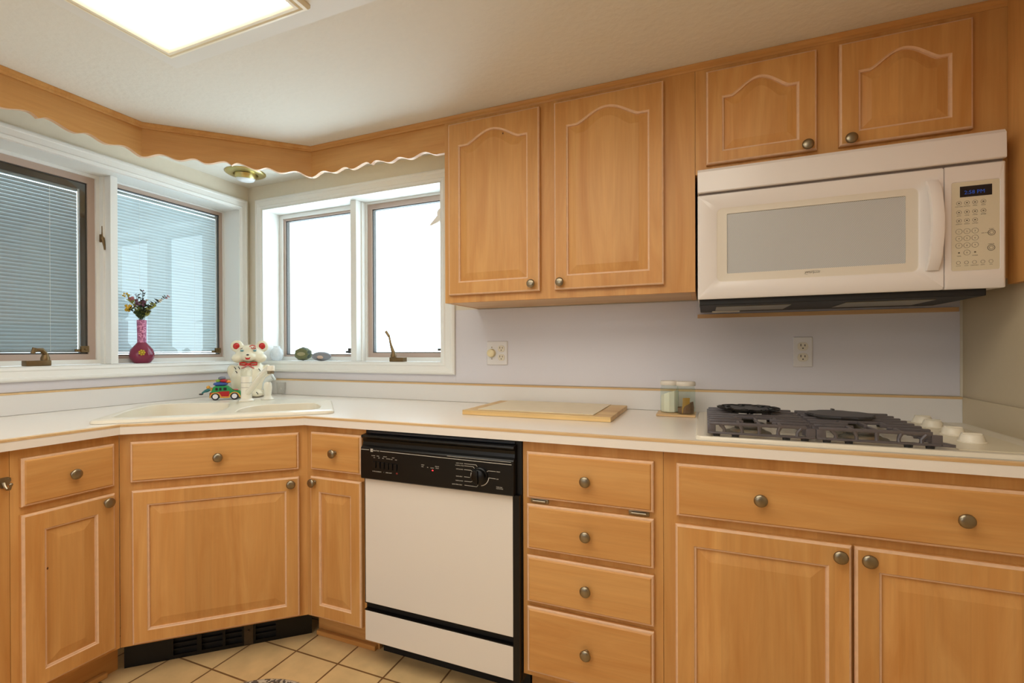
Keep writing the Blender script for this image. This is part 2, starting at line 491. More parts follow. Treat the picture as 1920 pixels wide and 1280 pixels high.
def make_window(name, W, mull, sashes, rz, label):
    root = empty(name, (0, 0, 0), rz)
    tag(root, kind='structure')
    u0, u1, z0, z1 = W['u0'], W['u1'], W['z0'], W['z1']
    bm = BM()
    o = (W['ou0'], W['ou1'], W['oz0'], W['oz1']); i = (u0, u1, z0, z1)
    mix = lambda k: tuple(a+(b-a)*k for a, b in zip(o, i))
    loft(bm, [rect(*o, -0.0005), rect(*o, -0.016), rect(*mix(0.12), -0.020), rect(*mix(0.25), -0.020), rect(*mix(0.32), -0.0165),
              rect(*mix(0.70), -0.013), rect(*mix(0.78), -0.016), rect(*mix(0.9), -0.014), rect(*mix(1.0), -0.010), rect(*i, -0.0005)])
    link('casing', bm, M_trimw, root)
    bm = BM()
    e = 0.0006
    D = 0.125
    j = (u0+e, u1-e, z0+e, z1-e); j2 = (u0+0.006, u1-0.006, z0+0.0025, z1-0.006)
    loft(bm, [rect(*j, -0.0095), rect(*j2, -0.0095), rect(*j2, D), rect(*j, D), rect(*j, -0.0095)])
    link('jamb', bm, M_trimw, root)
    bm = BM()
    box(bm, mull[0], mull[1], 0.045, D+0.03, z0+0.003, z1-0.0065, 0.002)
    box(bm, mull[0]-0.008, mull[1]+0.008, 0.085, D+0.03, z0+0.003, z1-0.0065, 0.002)
    link('mullion', bm, M_trimw, root)
    for S in sashes:
        a, b = S['u']; za, zb = z0+0.003, z1-0.0065
        bm = BM()
        wst = S['stop']
        ring(bm, (a, b, za, zb), (a+wst, b-wst, za+S['stopz'], zb-wst), D-0.014, D+0.03)
        link('stop', bm, M_trimw, root)
        sr = (a+wst, b-wst, za+S['stopz'], zb-wst)
        w = S['w']
        bm = BM()
        r1 = (sr[0]+w, sr[1]-w, sr[2]+w*0.9, sr[3]-w)
        g = 0.004
        r2 = (r1[0]+g, r1[1]-g, r1[2]+g, r1[3]-g)
        ring(bm, sr, r1, D-0.004, D+0.028)
        ring(bm, r1, r2, D+0.002, D+0.026, 1)
        sash = link('sash_frame', bm, [M_sash, M_gasket], root)
        bm = BM(); box(bm, r2[0]-0.002, r2[1]+0.002, D+0.004, D+0.0065, r2[2]-0.002, r2[3]+0.002)
        link('pane', bm, M_pane, root)
        if S.get('blind'):
            bm = BM()
            gap = S.get('gap', 0.006)
            top = r2[3]-gap-0.012
            box(bm, r2[0]+0.004, r2[1]-gap, D+0.011, D+0.026, top, top+0.012)
            z = top-0.012; k = 0
            while z > r2[2]+0.014:
                n = 5
                pr = []
                for q in range(n+1):
                    s = (q/n-0.5)*0.0164
                    ang = math.radians(74 if S['blind'] == 1 else 82)
                    yy = s*math.cos(ang); zz = s*math.sin(ang)
                    bow = 0.0016*(1-(2*q/n-1)**2)
                    pr.append((yy-bow*math.sin(ang), zz+bow*math.cos(ang)))
                va = [bm.verts.new((r2[0]+0.004, D+0.0185+yy, z+zz)) for yy, zz in pr]
                vb = [bm.verts.new((r2[1]-gap, D+0.0185+yy, z+zz)) for yy, zz in pr]
                for q in range(n): bm.faces.new((va[q], va[q+1], vb[q+1], vb[q]))
                z -= 0.0149; k += 1
            box(bm, r2[0]+0.004, r2[1]-gap, D+0.012, D+0.025, r2[2]+0.004, r2[2]+0.010)
            link('blind', bm, M_slat if S['blind'] == 1 else M_slat_lit, root, recalc=False, smooth='all')
            bm = BM()
            for fx in (0.22, 0.78):
                xx = r2[0]+(r2[1]-r2[0]-0.026)*fx
                tube(bm, [(xx, D+0.0085, top), (xx, D+0.0085, r2[2]+0.008)], 0.0007, 5)
            tube(bm, [(r2[1]-gap+0.003, D+0.0135, top+0.01), (r2[1]-gap+0.003, D+0.0135, r2[2]+0.02)], 0.0022, 6)
            link('blind_cord', bm, M_trimw, root)
        if S.get('gap', 0) > 0.01:
            bm = BM(); g2 = S['gap']-0.001
            ring(bm, (r2[0]-0.002, r2[1]+0.002, r2[2]-0.002, r2[3]+0.002), (r2[0]+0.002, r2[1]-g2+0.006, r2[2]+0.003, r2[3]-g2), D+0.008, D+0.028)
            link('spacer', bm, M_gasket, root)
        if S.get('bracket'):
            bm = BM()
            bx = r2[1] if S['bracket'] == 'r' else r2[0]
            box(bm, bx-0.028, bx+0.002, D-0.016, D-0.002, r2[2]+0.004, r2[2]+0.032, 0.002)
            ball(bm, (bx-0.012, D-0.017, r2[2]+0.017), 0.006, 1)
            box(bm, bx-0.048, bx-0.028, D-0.010, D-0.004, r2[2]+0.006, r2[2]+0.018, 0.001)
            link('corner_bracket', bm, M_bronze if S.get('bk_bronze', 1) else M_gasket, root)
        for hz in S.get('clips', ()):
            bm = BM(); box(bm, sr[0]+w-0.001, sr[0]+w+0.007, D-0.006, D+0.001, hz, hz+0.028, 0.001)
            link('sash_clip', bm, M_gasket, root)
    return root

def make_latch(root, u, d, z, face):
    """cam latch with a drop lever"""
    bm = BM()
    s = face
    box(bm, u-0.008, u+0.008, d-0.010, d, z-0.018, z+0.018, 0.003)
    tube(bm, [(u, d-0.012, z+0.055), (u, d-0.013, z+0.03), (u, d-0.014, z)], [0.004, 0.0045, 0.007], 8)
    tube(bm, [(u, d-0.014, z+0.002), (u+0.002*s, d-0.02, z-0.03), (u+0.003*s, d-0.022, z-0.052)], [0.008, 0.005, 0.003], 8)
    link('latch', bm, M_bronze, root, smooth=True)

def make_crank(root, u, d, z, up):
    """casement operator: cover on the sill and a folding handle"""
    bm = BM()
    box(bm, u-0.040, u+0.040, d-0.022, d+0.016, z, z+0.022, 0.003)
    lathe(bm, [(0.015, 0), (0.015, 0.012), (0.011, 0.022), (0.009, 0.03), (0, 0.033)], 14, Matrix.Translation((u+0.026*up, d-0.006, z+0.02)))
    link('crank', bm, M_bronze, root, smooth=True)
    bm = BM()
    if up > 0:
        tube(bm, [(u+0.026, d-0.008, z+0.046), (u+0.012, d-0.012, z+0.064), (u-0.006, d-0.014, z+0.064), (u-0.02, d-0.016, z+0.052)], [0.009, 0.009, 0.008, 0.006], 8)
        tube(bm, [(u-0.018, d-0.016, z+0.05), (u-0.012, d-0.018, z+0.072)], [0.007, 0.0075], 8)
    else:
        tube(bm, [(u-0.026, d-0.008, z+0.048), (u-0.040, d-0.010, z+0.09), (u-0.046, d-0.012, z+0.125), (u-0.056, d-0.012, z+0.14)], [0.010, 0.006, 0.005, 0.004], 8)
        tube(bm, [(u-0.046, d-0.012, z+0.125), (u-0.066, d-0.013, z+0.152)], [0.007, 0.0075], 8)
    link('crank_handle', bm, M_bronze, root, smooth=True)

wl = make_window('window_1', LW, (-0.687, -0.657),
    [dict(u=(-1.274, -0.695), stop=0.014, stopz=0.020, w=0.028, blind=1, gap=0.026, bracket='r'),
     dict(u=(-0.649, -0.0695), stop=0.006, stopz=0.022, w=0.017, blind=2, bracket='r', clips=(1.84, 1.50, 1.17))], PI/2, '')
make_latch(wl, -0.693, 0.105, 1.665, 1)
make_crank(wl, -0.962, 0.030, 1.0968, 1)
wb = make_window('window_2', BW, (0.690, 0.728),
    [dict(u=(0.1195, 0.682), stop=0.022, stopz=0.022, w=0.012, bracket='r', bk_bronze=0),
     dict(u=(0.736, 1.264), stop=0.010, stopz=0.020, w=0.026, bracket='r', bk_bronze=0)], 0.0, '')
make_latch(wb, 0.712, 0.081, 1.66, 1)
make_crank(wb, 1.000, 0.030, 1.0968, -1)

# ------------------------------------------------------------------ cabinet parts (local: x right, z up, -y to the viewer)
def knob_at(x, z, parent, y=-0.019):
    bm = BM()
    R = Matrix.Translation((x, y, z)) @ Matrix.Rotation(PI/2, 4, 'X')
    lathe(bm, [(0.0085, 0), (0.0085, 0.002), (0.0060, 0.004), (0.0055, 0.011), (0.008, 0.0135), (0.0148, 0.0155), (0.0158, 0.0180),
               (0.0150, 0.0205), (0.0115, 0.0228), (0.006, 0.0238), (0, 0.0241)], 24, R)
    return link('knob', bm, M_nickel, parent, smooth='all')

def panel_outline(u0, u1, z0, zs, arch, d, N=44):
    a0, a1, b0, bs = u0+d, u1-d, z0+d, zs-d
    pts = []
    for k in range(8): pts.append((a0+(a1-a0)*k/8, b0))
    for k in range(8): pts.append((a1, b0+(bs-b0)*k/8))
    for k in range(N):
        t = 1-2*k/N
        pts.append(((a0+a1)/2+(a1-a0)/2*t, bs+arch_h(t)*arch))
    for k in range(8): pts.append((a0, bs-(bs-b0)*k/8))
    return pts
def arch_h(t):
    a = abs(t)
    if a > 0.76: return 0.0
    return math.cos(PI/2*a/0.76)**1.3
def outer_outline(u0, u1, z0, z1, d, N=44):
    a0, a1, b0, b1 = u0+d, u1-d, z0+d, z1-d
    pts = []
    for k in range(8): pts.append((a0+(a1-a0)*k/8, b0))
    for k in range(8): pts.append((a1, b0+(b1-b0)*k/8))
    for k in range(N): pts.append((a1-(a1-a0)*k/N, b1))
    for k in range(8): pts.append((a0, b1-(b1-b0)*k/8))
    return pts

def make_door(parent, x0, x1, z0, z1, arch=0.0, stile=0.046, top=0.052, bot=0.045, y=0.0, field=0.037, kx=None, kz=None, knots=()):
    bm = BM()
    w, h = x1-x0, z1-z0
    o = lambda d, yy: [(u, yy, v) for u, v in outer_outline(0, w, 0, h, d)]
    pz = h-top-arch
    i = lambda d, yy: [(u, yy, v) for u, v in panel_outline(stile, w-stile, bot, pz, arch, d)]
    loops = [o(0, -0.0005), o(0, -0.013), o(0.0022, -0.0172), o(0.006, -0.019), i(0, -0.019), i(0.0025, -0.0165), i(0.0055, -0.0160),
             i(0.0065, -0.0105), i(0.0085, -0.0105), i(field, -0.0170), i(field+0.002, -0.0170)]
    mis = [0, 1, 1, 0, 1, 1, 1, 0, 0, 0, 0]
    loft(bm, loops, mis=mis, cap0=True, cap1=True)
    for qx, qz, qy in knots: ball(bm, (qx-x0, qy, qz-z0), (0.0026, 0.0006, 0.0042), 1, 2)
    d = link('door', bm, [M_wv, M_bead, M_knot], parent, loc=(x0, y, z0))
    if kx is not None: knob_at(kx-x0, kz-z0, d)
    return d

def make_drawer(parent, x0, x1, z0, z1, y=0.0, knobs=(), name='drawer_front'):
    bm = BM()
    w, h = x1-x0, z1-z0
    q = lambda d, yy: [(d, yy, d), (w-d, yy, d), (w-d, yy, h-d), (d, yy, h-d)]
    loft(bm, [q(0, -0.0005), q(0, -0.011), q(0.003, -0.0148), q(0.0065, -0.0152), q(0.0095, -0.019)], mis=[0, 1, 1, 0, 0], cap0=True, cap1=True)
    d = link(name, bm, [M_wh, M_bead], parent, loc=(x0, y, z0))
    for kx, kz in knobs: knob_at(kx-x0, kz-z0, d)
    return d

YF = -0.6385       # face-frame plane of the base units
ZB, ZT = 0.172, 0.8810
def base_unit(name, x0, x1, label, loc=(0, 0, 0), rz=0.0, depth=0.575, sides=True, group=None):
    root = empty(name, loc, rz)
    tag(root, label, 'cabinet', group)
    bm = BM(); box(bm, x0, x1, 0.0, 0.019, ZB, ZT, 0.0)
    link('face_frame', bm, M_wv, root)
    if sides:
        for xa in (x0+0.001, x1-0.017):
            bm = BM(); box(bm, xa, xa+0.016, 0.0195, depth, ZB, ZT)
            link('side_panel', bm, M_wv, root)
    return root

# base unit between the corner and the dishwasher
cab = base_unit('narrow_base_cabinet', 1.0534, 1.3225, 'narrow maple base cabinet with drawer over door, left of the dishwasher', (0, YF, 0), sides=False)
make_drawer(cab, 1.083, 1.312, 0.7185, 0.857, knobs=[(1.1987, 0.788)])
make_door(cab, 1.083, 1.312, 0.184, 0.695, stile=0.042, kx=1.1128-0.008, kz=0.675)
bm = BM(); box(bm, 1.032, 1.318, 0.078, 0.094, ZF+0.0005, ZB-0.0005); link('toe_kick', bm, M_wh, cab)
bm = BM(); box(bm, 1.036, 1.31, 0.060, 0.0775, ZF+0.0005, ZF+0.018, 0.003); link('toe_ledge', bm, M_wh, cab)

# drawer unit
cab = base_unit('drawer_base_cabinet', 1.9065, 2.3105, 'maple base cabinet with stack of four drawers, right of the dishwasher', (0, YF, 0))
for z0, z1, kz in ((0.711, 0.8500, 0.781), (0.5585, 0.694, 0.6255), (0.4005, 0.5405, 0.4715), (0.1905, 0.387, 0.2914)):
    make_drawer(cab, 1.9225, 2.2873, z0, z1, knobs=[(2.1033, kz)])
for xa in (1.932, 2.2195):
    bm = BM()
    box(bm, xa, xa+0.055, -0.004, 0.0, 0.6965, 0.7085, 0.001)
    tube(bm, [(xa+0.008, -0.0065, 0.7025), (xa+0.047, -0.0065, 0.7025)], 0.0038, 8)
    link('hinge', bm, M_nickel, cab, smooth=True)
bm = BM(); box(bm, 1.9065, 2.3105, 0.078, 0.094, ZF+0.0005, ZB-0.0005); link('toe_kick', bm, M_wh, cab)

# cooktop unit
cab = base_unit('cooktop_base_cabinet', 2.3115, 3.1745, 'wide maple base cabinet under the cooktop, one long drawer over two doors', (0, YF, 0))
make_drawer(cab, 2.345, 3.131, 0.7115, 0.851, knobs=[(2.5416, 0.780), (2.934, 0.7825)])
make_door(cab, 2.342, 2.7325, 0.184, 0.691, kx=2.7067, kz=0.667)
make_door(cab, 2.7378, 3.129, 0.184, 0.691, kx=2.7626, kz=0.6665)
bm = BM(); box(bm, 2.3115, 3.1745, 0.078, 0.094, ZF+0.0005, ZB-0.0005); link('toe_kick', bm, M_wh, cab)

# corner sink unit on the diagonal
A2, B2 = Vector((1.0635, -0.6635)), Vector((0.6551, -1.0462))
DD = (B2-A2).normalized(); DN = Vector((-DD.y, DD.x))
if DN.dot(Vector((1, -1))) < 0: DN = -DN
DIAG_ROT = math.atan2(-DD.y, -DD.x)
SL = (B2-A2).length
def diag(s, w): return A2+DD*s-DN*w            # s along the edge from the right corner, w inwards from the worktop edge
fo = diag(SL, 0.025)                            # local x runs from the left corner to the right one
tk = 0.025*math.tan(PI/8)
root = empty('corner_sink_cabinet', (fo.x, fo.y, 0), DIAG_ROT)
tag(root, 'diagonal maple corner sink cabinet with false drawer over single wide door', 'cabinet')
bm = BM(); box(bm, -tk+0.0003, SL+tk-0.0003, 0.0, 0.019, ZB, ZT); link('face_frame', bm, M_wv, root)
LX = lambda s: SL-s
make_drawer(root, LX(0.5365), LX(0.0183), 0.7183, 0.8535, knobs=[(LX(0.2777), 0.786)])
make_door(root, LX(0.5325), LX(0.0178), 0.1815, 0.692, top=0.047, bot=0.042, stile=0.0435, kx=LX(0.0455), kz=0.6695)
# black vent grille in the toe space
tg = empty('toe_vent_grille', (fo.x, fo.y, ZF), DIAG_ROT)
tag(tg, 'black plastic toe-space vent grille under the corner sink cabinet', 'vent')
gx0, gx1 = LX(0.5835), LX(-0.022)
bm = BM()
ho = []
for a, b in ((0.24, 0.36), (0.385, 0.495), (0.51, 0.60), (0.675, 0.79)):
    ho.append([(gx0+(gx1-gx0)*a, 0.014), (gx0+(gx1-gx0)*b, 0.014), (gx0+(gx1-gx0)*b, 0.088), (gx0+(gx1-gx0)*a, 0.088)])
holed(bm, [(gx0, 0.0005), (gx1, 0.0005), (gx1, 0.1115), (gx0, 0.1115)], ho, lambda u, v, d: (u, d, v), 0.075, 0.079)
link('grille_panel', bm, M_black, tg)
bm = BM(); box(bm, gx0, gx1, 0.0905, 0.094, 0.0005, 0.1115); link('back_panel', bm, M_blackmat, tg)
bm = BM()
for (a, b) in ((0.24, 0.36), (0.385, 0.495), (0.51, 0.60), (0.675, 0.79)):
    for z in (0.03, 0.05, 0.07):
        box(bm, gx0+(gx1-gx0)*a-0.004, gx0+(gx1-gx0)*b+0.004, 0.0795, 0.09, z, z+0.003)
link('louver', bm, M_blackmat, tg)
bm = BM()
box(bm, gx0+(gx1-gx0)*0.612, gx0+(gx1-gx0)*0.662, 0.072, 0.0748, 0.0015, 0.105, 0.001)
ball(bm, (gx0+(gx1-gx0)*0.637, 0.0715, 0.055), 0.005, 1)
link('switch_plate', bm, mat('tarnished_plate', (74, 60, 42), 0.5, metal=0.4, noise=0.3, nscale=60), tg)

# left run (faces +x): local x = world y
XFL = 0.6551-0.025
def ly(y): return y
cab = base_unit('left_base_cabinet', -1.3125, -1.0361, 'narrow maple base cabinet left of the corner sink, drawer over door', (XFL, 0, 0), PI/2, sides=False)
make_drawer(cab, -1.2925, -1.056, 0.715, 0.853, knobs=[(-1.1721, 0.7834)])
make_door(cab, -1.2935, -1.057, 0.1865, 0.6925, stile=0.05, kx=-1.0834, kz=0.6706, knots=[(-1.2334, 0.5194, -0.0112)])
bm = BM(); box(bm, -1.3125, -1.000, 0.078, 0.094, ZF+0.0005, ZB-0.0005); link('toe_kick', bm, M_wh, cab)
bm = BM(); box(bm, -1.3125, -1.04, 0.060, 0.0775, ZF+0.0005, ZF+0.018, 0.003); link('toe_ledge', bm, M_wh, cab)
cab = base_unit('end_base_cabinet', -1.90, -1.3135, 'plain maple cabinet end at the left picture edge carrying a metal hook', (XFL, 0, 0), PI/2, sides=False)
bm = BM(); box(bm, -1.90, -1.3135, 0.078, 0.094, ZF+0.0005, ZB-0.0005); link('toe_kick', bm, M_wh, cab)

# coat hook on the end cabinet
hk = empty('coat_hook', (XFL, -1.326, 0.792), PI/2)
hk.scale = (0.8, 0.8, 0.8)
tag(hk, 'small nickel hook screwed to the cabinet at the left picture edge', 'hook')
bm = BM()
poly_prism(bm, [(-0.012, 0.018), (-0.020, 0.012), (-0.020, 0.003), (-0.006, -0.018), (0.004, -0.018), (0.020, 0.004), (0.019, 0.014), (0.010, 0.019)], lambda u, v, d: (u, d, v), -0.0005, -0.004)
ball(bm, (-0.012, -0.005, 0.010), 0.0035, 1); ball(bm, (0.012, -0.005, 0.012), 0.0035, 1)
link('back_plate', bm, M_nickel, hk, smooth=True)
bm = BM()
tube(bm, [(0.0, -0.004, 0.0), (0.001, -0.010, -0.012), (0.003, -0.020, -0.022), (0.005, -0.030, -0.020), (0.006, -0.034, -0.008)], [0.006, 0.005, 0.0045, 0.004, 0.004], 8)
ball(bm, (0.006, -0.034, -0.004), 0.0065, 2)
link('prong', bm, M_nickel, hk, smooth=True)

# ------------------------------------------------------------------ worktop
SINK = dict(s0=-0.107, s1=0.664, w0=0.034, w1=0.600)
def s2w(lst): return [tuple(diag(s, w)) for s, w in lst]
top = empty('countertop', (0, 0, 0.8815))
tag(top, 'white laminate L-shaped countertop with wooden edge strip and upstand', 'countertop')
bm = BM()
outl = [(0.001, -1.90), (0.6551, -1.90), (0.6551, -1.0462), (1.0635, -0.6635), (3.1745, -0.6635), (3.1745, -0.001), (0.001, -0.001)]
hole = s2w([(-0.085, 0.058), (0.648, 0.058), (0.648, 0.585), (0.560, 0.592), (0.29, 0.545), (0.20, 0.42), (-0.085, 0.40)])
holed(bm, outl, [hole], lambda u, v, d: (u, v, d), 0.0, 0.0323)
link('slab', bm, M_lam, top)
bm = BM()
FRONT = [(0.6551, -1.90), (0.6551, -1.0462), (1.0635, -0.6635), (3.1745, -0.6635)]
sweep(bm, FRONT, [(-0.010, 0.0315), (0.0008, 0.0250), (0.0012, 0.0315), (-0.002, 0.0332), (-0.010, 0.0332)])
link('edge_strip', bm, M_strip, top, smooth=True)
bm = BM()
sweep(bm, [(0.001, -1.90), (0.001, -0.001), (3.1745, -0.001)], [(0, 0.0333), (0.018, 0.0333), (0.018, 0.1095), (0, 0.1095)])
link('upstand', bm, M_ups, top)
bm = BM()
sweep(bm, [(0.001, -1.90), (0.001, -0.001), (3.1745, -0.001)], [(0, 0.1097), (0.0188, 0.1097), (0.0188, 0.1165), (0, 0.1165)])
link('upstand_strip', bm, M_strip, top)
bm = BM(); box(bm, 3.1715, 3.1745, -0.66, -0.0205, 0.0333, 0.1160)
link('side_splash', bm, M_rwall, top)

# ------------------------------------------------------------------ sink, taps
sk = empty('kitchen_sink', (0, 0, 0.9142))
tag(sk, 'biscuit-coloured double bowl sink set in the corner countertop', 'sink')
def rounded(pts, r, n=5):
    out = []
    N = len(pts)
    for i in range(N):
        p0, p, p1 = Vector(pts[i-1]), Vector(pts[i]), Vector(pts[(i+1) % N])
        a = (p0-p); b = (p1-p)
        rr = min(r, a.length*0.45, b.length*0.45)
        q0 = p+a.normalized()*rr; q1 = p+b.normalized()*rr
        for k in range(n+1):
            t = k/n
            out.append(tuple((1-t)**2*q0+2*t*(1-t)*p+t*t*q1))
    return out
def inset(pts, d):
    c = Vector((sum(p[0] for p in pts)/len(pts), sum(p[1] for p in pts)/len(pts)))
    return [tuple(Vector(p)+(c-Vector(p)).normalized()*d) for p in pts]
bl1 = rounded([(0.318, 0.105), (0.628, 0.105), (0.646, 0.33), (0.622, 0.515), (0.565, 0.565), (0.315, 0.520), (0.290, 0.30)], 0.05)
bl2 = rounded([(-0.052, 0.098), (0.246, 0.098), (0.247, 0.25), (0.215, 0.335), (0.150, 0.378), (-0.040, 0.366), (-0.064, 0.23)], 0.05)
rimo = rounded([(SINK['s0'], SINK['w0']), (SINK['s1'], SINK['w0']), (SINK['s1'], 0.57), (0.61, SINK['w1']+0.02), (0.12, SINK['w1']+0.02), (SINK['s0'], 0.48)], 0.04)
bm = BM()
P3 = lambda lst, z: [(diag(s, w).x, diag(s, w).y, z) for s, w in lst]
edges = []
for lp in (inset(rimo, 0.008), bl1, bl2):
    vs = [bm.verts.new(p) for p in P3(lp, 0.0115)]
    for i in range(len(vs)): edges.append(bm.edges.new((vs[i], vs[(i+1) % len(vs)])))
bmesh.ops.triangle_fill(bm, use_beauty=True, use_dissolve=False, edges=edges)
loft(bm, [P3(rimo, 0.0003), P3(rimo, 0.006), P3(inset(rimo, 0.003), 0.010), P3(inset(rimo, 0.008), 0.0115)])
bmesh.ops.remove_doubles(bm, verts=bm.verts[:], dist=1e-5)
link('rim', bm, M_sinkc, sk, smooth=True)
for lp in (bl1, bl2):
    bm = BM()
    loft(bm, [P3(lp, 0.0114), P3(inset(lp, 0.004), 0.009), P3(inset(lp, 0.008), -0.01), P3(inset(lp, 0.016), -0.12), P3(inset(lp, 0.03), -0.15), P3(inset(lp, 0.06), -0.165)], cap1=True)
    link('basin', bm, M_sinkc, sk, smooth=True)

fc = empty('kitchen_faucet', (0.5005, -0.4380, 0.9262), DIAG_ROT)
tag(fc, 'cream single-lever kitchen faucet with long rising spout behind the sink', 'faucet')
M_acr = mat('clear_acrylic', (225, 228, 226), 0.08, spec=0.6)
M_acr2 = glass('acrylic', (0.93, 0.95, 0.95), 1.45, 1.4)
M_seam = mat('seam_grey', (140, 134, 120), 0.5)
bm = BM()
lathe(bm, [(0.033, 0), (0.033, 0.004), (0.028, 0.008), (0.0235, 0.011), (0.0225, 0.040), (0.0225, 0.108), (0.021, 0.112), (0, 0.113)], 28)
link('body', bm, M_cream, fc, smooth=True)
bm = BM()
bm.free()
for z in (0.0095, 0.062, 0.083):
    bm = BM(); lathe(bm, [(0.0232, z), (0.0232, z+0.0014)], 28); link('seam_ring', bm, M_seam, fc)
bm = BM()
lathe(bm, [(0.021, 0.1135), (0.024, 0.118), (0.0245, 0.138), (0.020, 0.150), (0.012, 0.153), (0, 0.1535)], 20)
box(bm, -0.010, 0.030, -0.008, 0.008, 0.152, 0.160, 0.004)
link('lever_handle', bm, [M_acr2], fc, smooth=True)
bm = BM()
tip = Vector((0.1055, -0.150, 0.150))
tube(bm, [(0.006, -0.012, 0.038), (0.02, -0.03, 0.052), tuple(tip*0.5+Vector((0, 0, 0.02))), tuple(tip*0.82+Vector((0, 0, 0.012))), tuple(tip)], [0.0135, 0.0125, 0.012, 0.012, 0.012], 14)
link('spout', bm, M_cream, fc, smooth=True)
bm = BM()
lathe(bm, [(0.012, 0.0), (0.0165, 0.002), (0.0165, 0.020), (0.014, 0.024), (0, 0.024)], 18, Matrix.Translation(tip+Vector((0.008, -0.006, -0.010))))
lathe(bm, [(0.0125, -0.012), (0.0135, -0.010), (0.0135, 0.0)], 18, Matrix.Translation(tip+Vector((0.008, -0.006, -0.010))), mi=1)
link('aerator', bm, [M_cream, M_nickel], fc, smooth=True)

sp = empty('side_sprayer', (0.5310, -0.3480, 0.9262), DIAG_ROT)
tag(sp, 'cream side sprayer with clear angled head, right of the faucet', 'sprayer')
bm = BM()
lathe(bm, [(0.029, 0), (0.029, 0.003), (0.021, 0.008), (0.017, 0.016), (0.0165, 0.020)], 24)
lathe(bm, [(0.0150, 0.020), (0.0165, 0.03), (0.019, 0.055), (0.017, 0.075), (0.013, 0.082), (0, 0.083)], 20)
link('sprayer_body', bm, M_cream, sp, smooth=True)
bm = BM()
tube(bm, [(-0.022, 0, 0.045), (-0.014, 0, 0.075), (0.0, -0.002, 0.093), (0.022, -0.006, 0.104)], [0.004, 0.008, 0.014, 0.015], 14)
lathe(bm, [(0.018, 0), (0.019, 0.006), (0.014, 0.008), (0, 0.008)], 18, Matrix.Translation((0.022, -0.006, 0.104)) @ Matrix.Rotation(1.05, 4, 'Y'))
link('spray_head', bm, mat('pale_acrylic', (205, 210, 208), 0.12), sp, smooth=True)

bm = BM()
lathe(bm, [(0.020, 0.0), (0.0205, 0.003), (0.0245, 0.068), (0.0228, 0.068), (0.019, 0.006), (0, 0.006)], 24, Matrix.Translation((0.293, -0.046, 0.9145)), cap=False)
M_tumbler = glass('tumbler_glass', (0.985, 0.985, 0.98), 1.45, 1.0)
tag(link('glass_tumbler', bm, M_tumbler, smooth='all'), 'small clear glass tumbler against the back upstand behind the sprayer', 'glass')

# ------------------------------------------------------------------ dishwasher
dw = empty('dishwasher', (0, 0, ZF))
tag(dw, 'white built-in dishwasher with black control panel', 'dishwasher')
Zd = -ZF
def dwl(name, bm, m, parent=dw, **k): return link(name, bm, m, parent, **k)
bm = BM()
box(bm, 1.3265, 1.9040, -0.6430, -0.06, 0.145+Zd, 0.8785+Zd, 0.0)
dwl('body', bm, M_blackmat)
bm = BM()
prof = [(-0.6435, 0.716), (-0.672, 0.716), (-0.675, 0.719), (-0.675, 0.820), (-0.672, 0.824), (-0.664, 0.830), (-0.662, 0.840), (-0.664, 0.850), (-0.671, 0.855), (-0.674, 0.859), (-0.672, 0.8645), (-0.6435, 0.8675)]
poly_prism(bm, prof, lambda y, z, d: (d, y, z+Zd), 1.3285, 1.8890)
ctrl = dwl('control_panel', bm, M_black)
bm = BM(); box(bm, 1.345, 1.885, -0.6515, -0.6435, 0.8685+Zd, 0.8755+Zd, 0.001)
dwl('top_trim', bm, mat('reflection_tinted_trim', (46, 52, 62), 0.25))  # black trim, its blue-grey reflection put into the colour
yy = -0.6751
bm = BM()
line_xz(bm, [(1.3294, 0.8160+Zd), (1.3629, 0.8160+Zd)], 0.0016, yy)
line_xz(bm, [(1.4078, 0.8150+Zd), (1.8830, 0.8105+Zd)], 0.0016, yy)
line_xz(bm, [(1.664, 0.8195+Zd), (1.8815, 0.8180+Zd)], 0.0009, yy)
box(bm, 1.3690, 1.3788, yy-0.0004, yy, 0.8102+Zd, 0.8204+Zd, 0.0)
text(bm, 'MAYTAG', 0.0060, 1.3802, 0.8128+Zd, yy)
small = [(1.373, 0.7960, 'HI-TEMP'), (1.394, 0.7960, 'SOAK'), (1.4205, 0.7960, 'AIR DRY'), (1.456, 0.7950, 'HEAT'),
         (1.381, 0.7900, 'ON'), (1.400, 0.7900, 'OFF'), (1.4165, 0.7900, 'PRE'), (1.433, 0.7900, 'NORMAL'), (1.451, 0.7890, 'OFF'), (1.468, 0.7890, 'DRY'),
         (1.3764, 0.7435, 'ACTIVE DETERGENT'), (1.4225, 0.7435, '/'), (1.4308, 0.7435, 'RINSE AGENT'),
         (1.5690, 0.7820, 'WASH'), (1.5690, 0.7762, 'TIME'), (1.5910, 0.7755, 'IN'), (1.6035, 0.7752, 'CLEAN'), (1.6205, 0.7812, 'SENSOR'), (1.6225, 0.7757, 'DELAY'),
         (1.6960, 0.7990, 'LIGHT CYCLE'), (1.6935, 0.7923, 'NORMAL CYCLE'), (1.6965, 0.7805, 'POTS & PANS'), (1.6960, 0.7580, 'RINSE ONLY'),
         (1.6945, 0.7445, 'RINSE & HOLD'), (1.6815, 0.7320, 'QUICK RINSE ONLY'), (1.8335, 0.7842, 'DRAIN'), (1.8335, 0.7617, 'OFF'),
         (1.8330, 0.7380, 'TURN DIAL'), (1.8330, 0.7335, 'CLOCKWISE')]
for x, z, s in small: text(bm, s, 0.0042, x, z+Zd, yy, sx=0.95)
lw = 0.0011
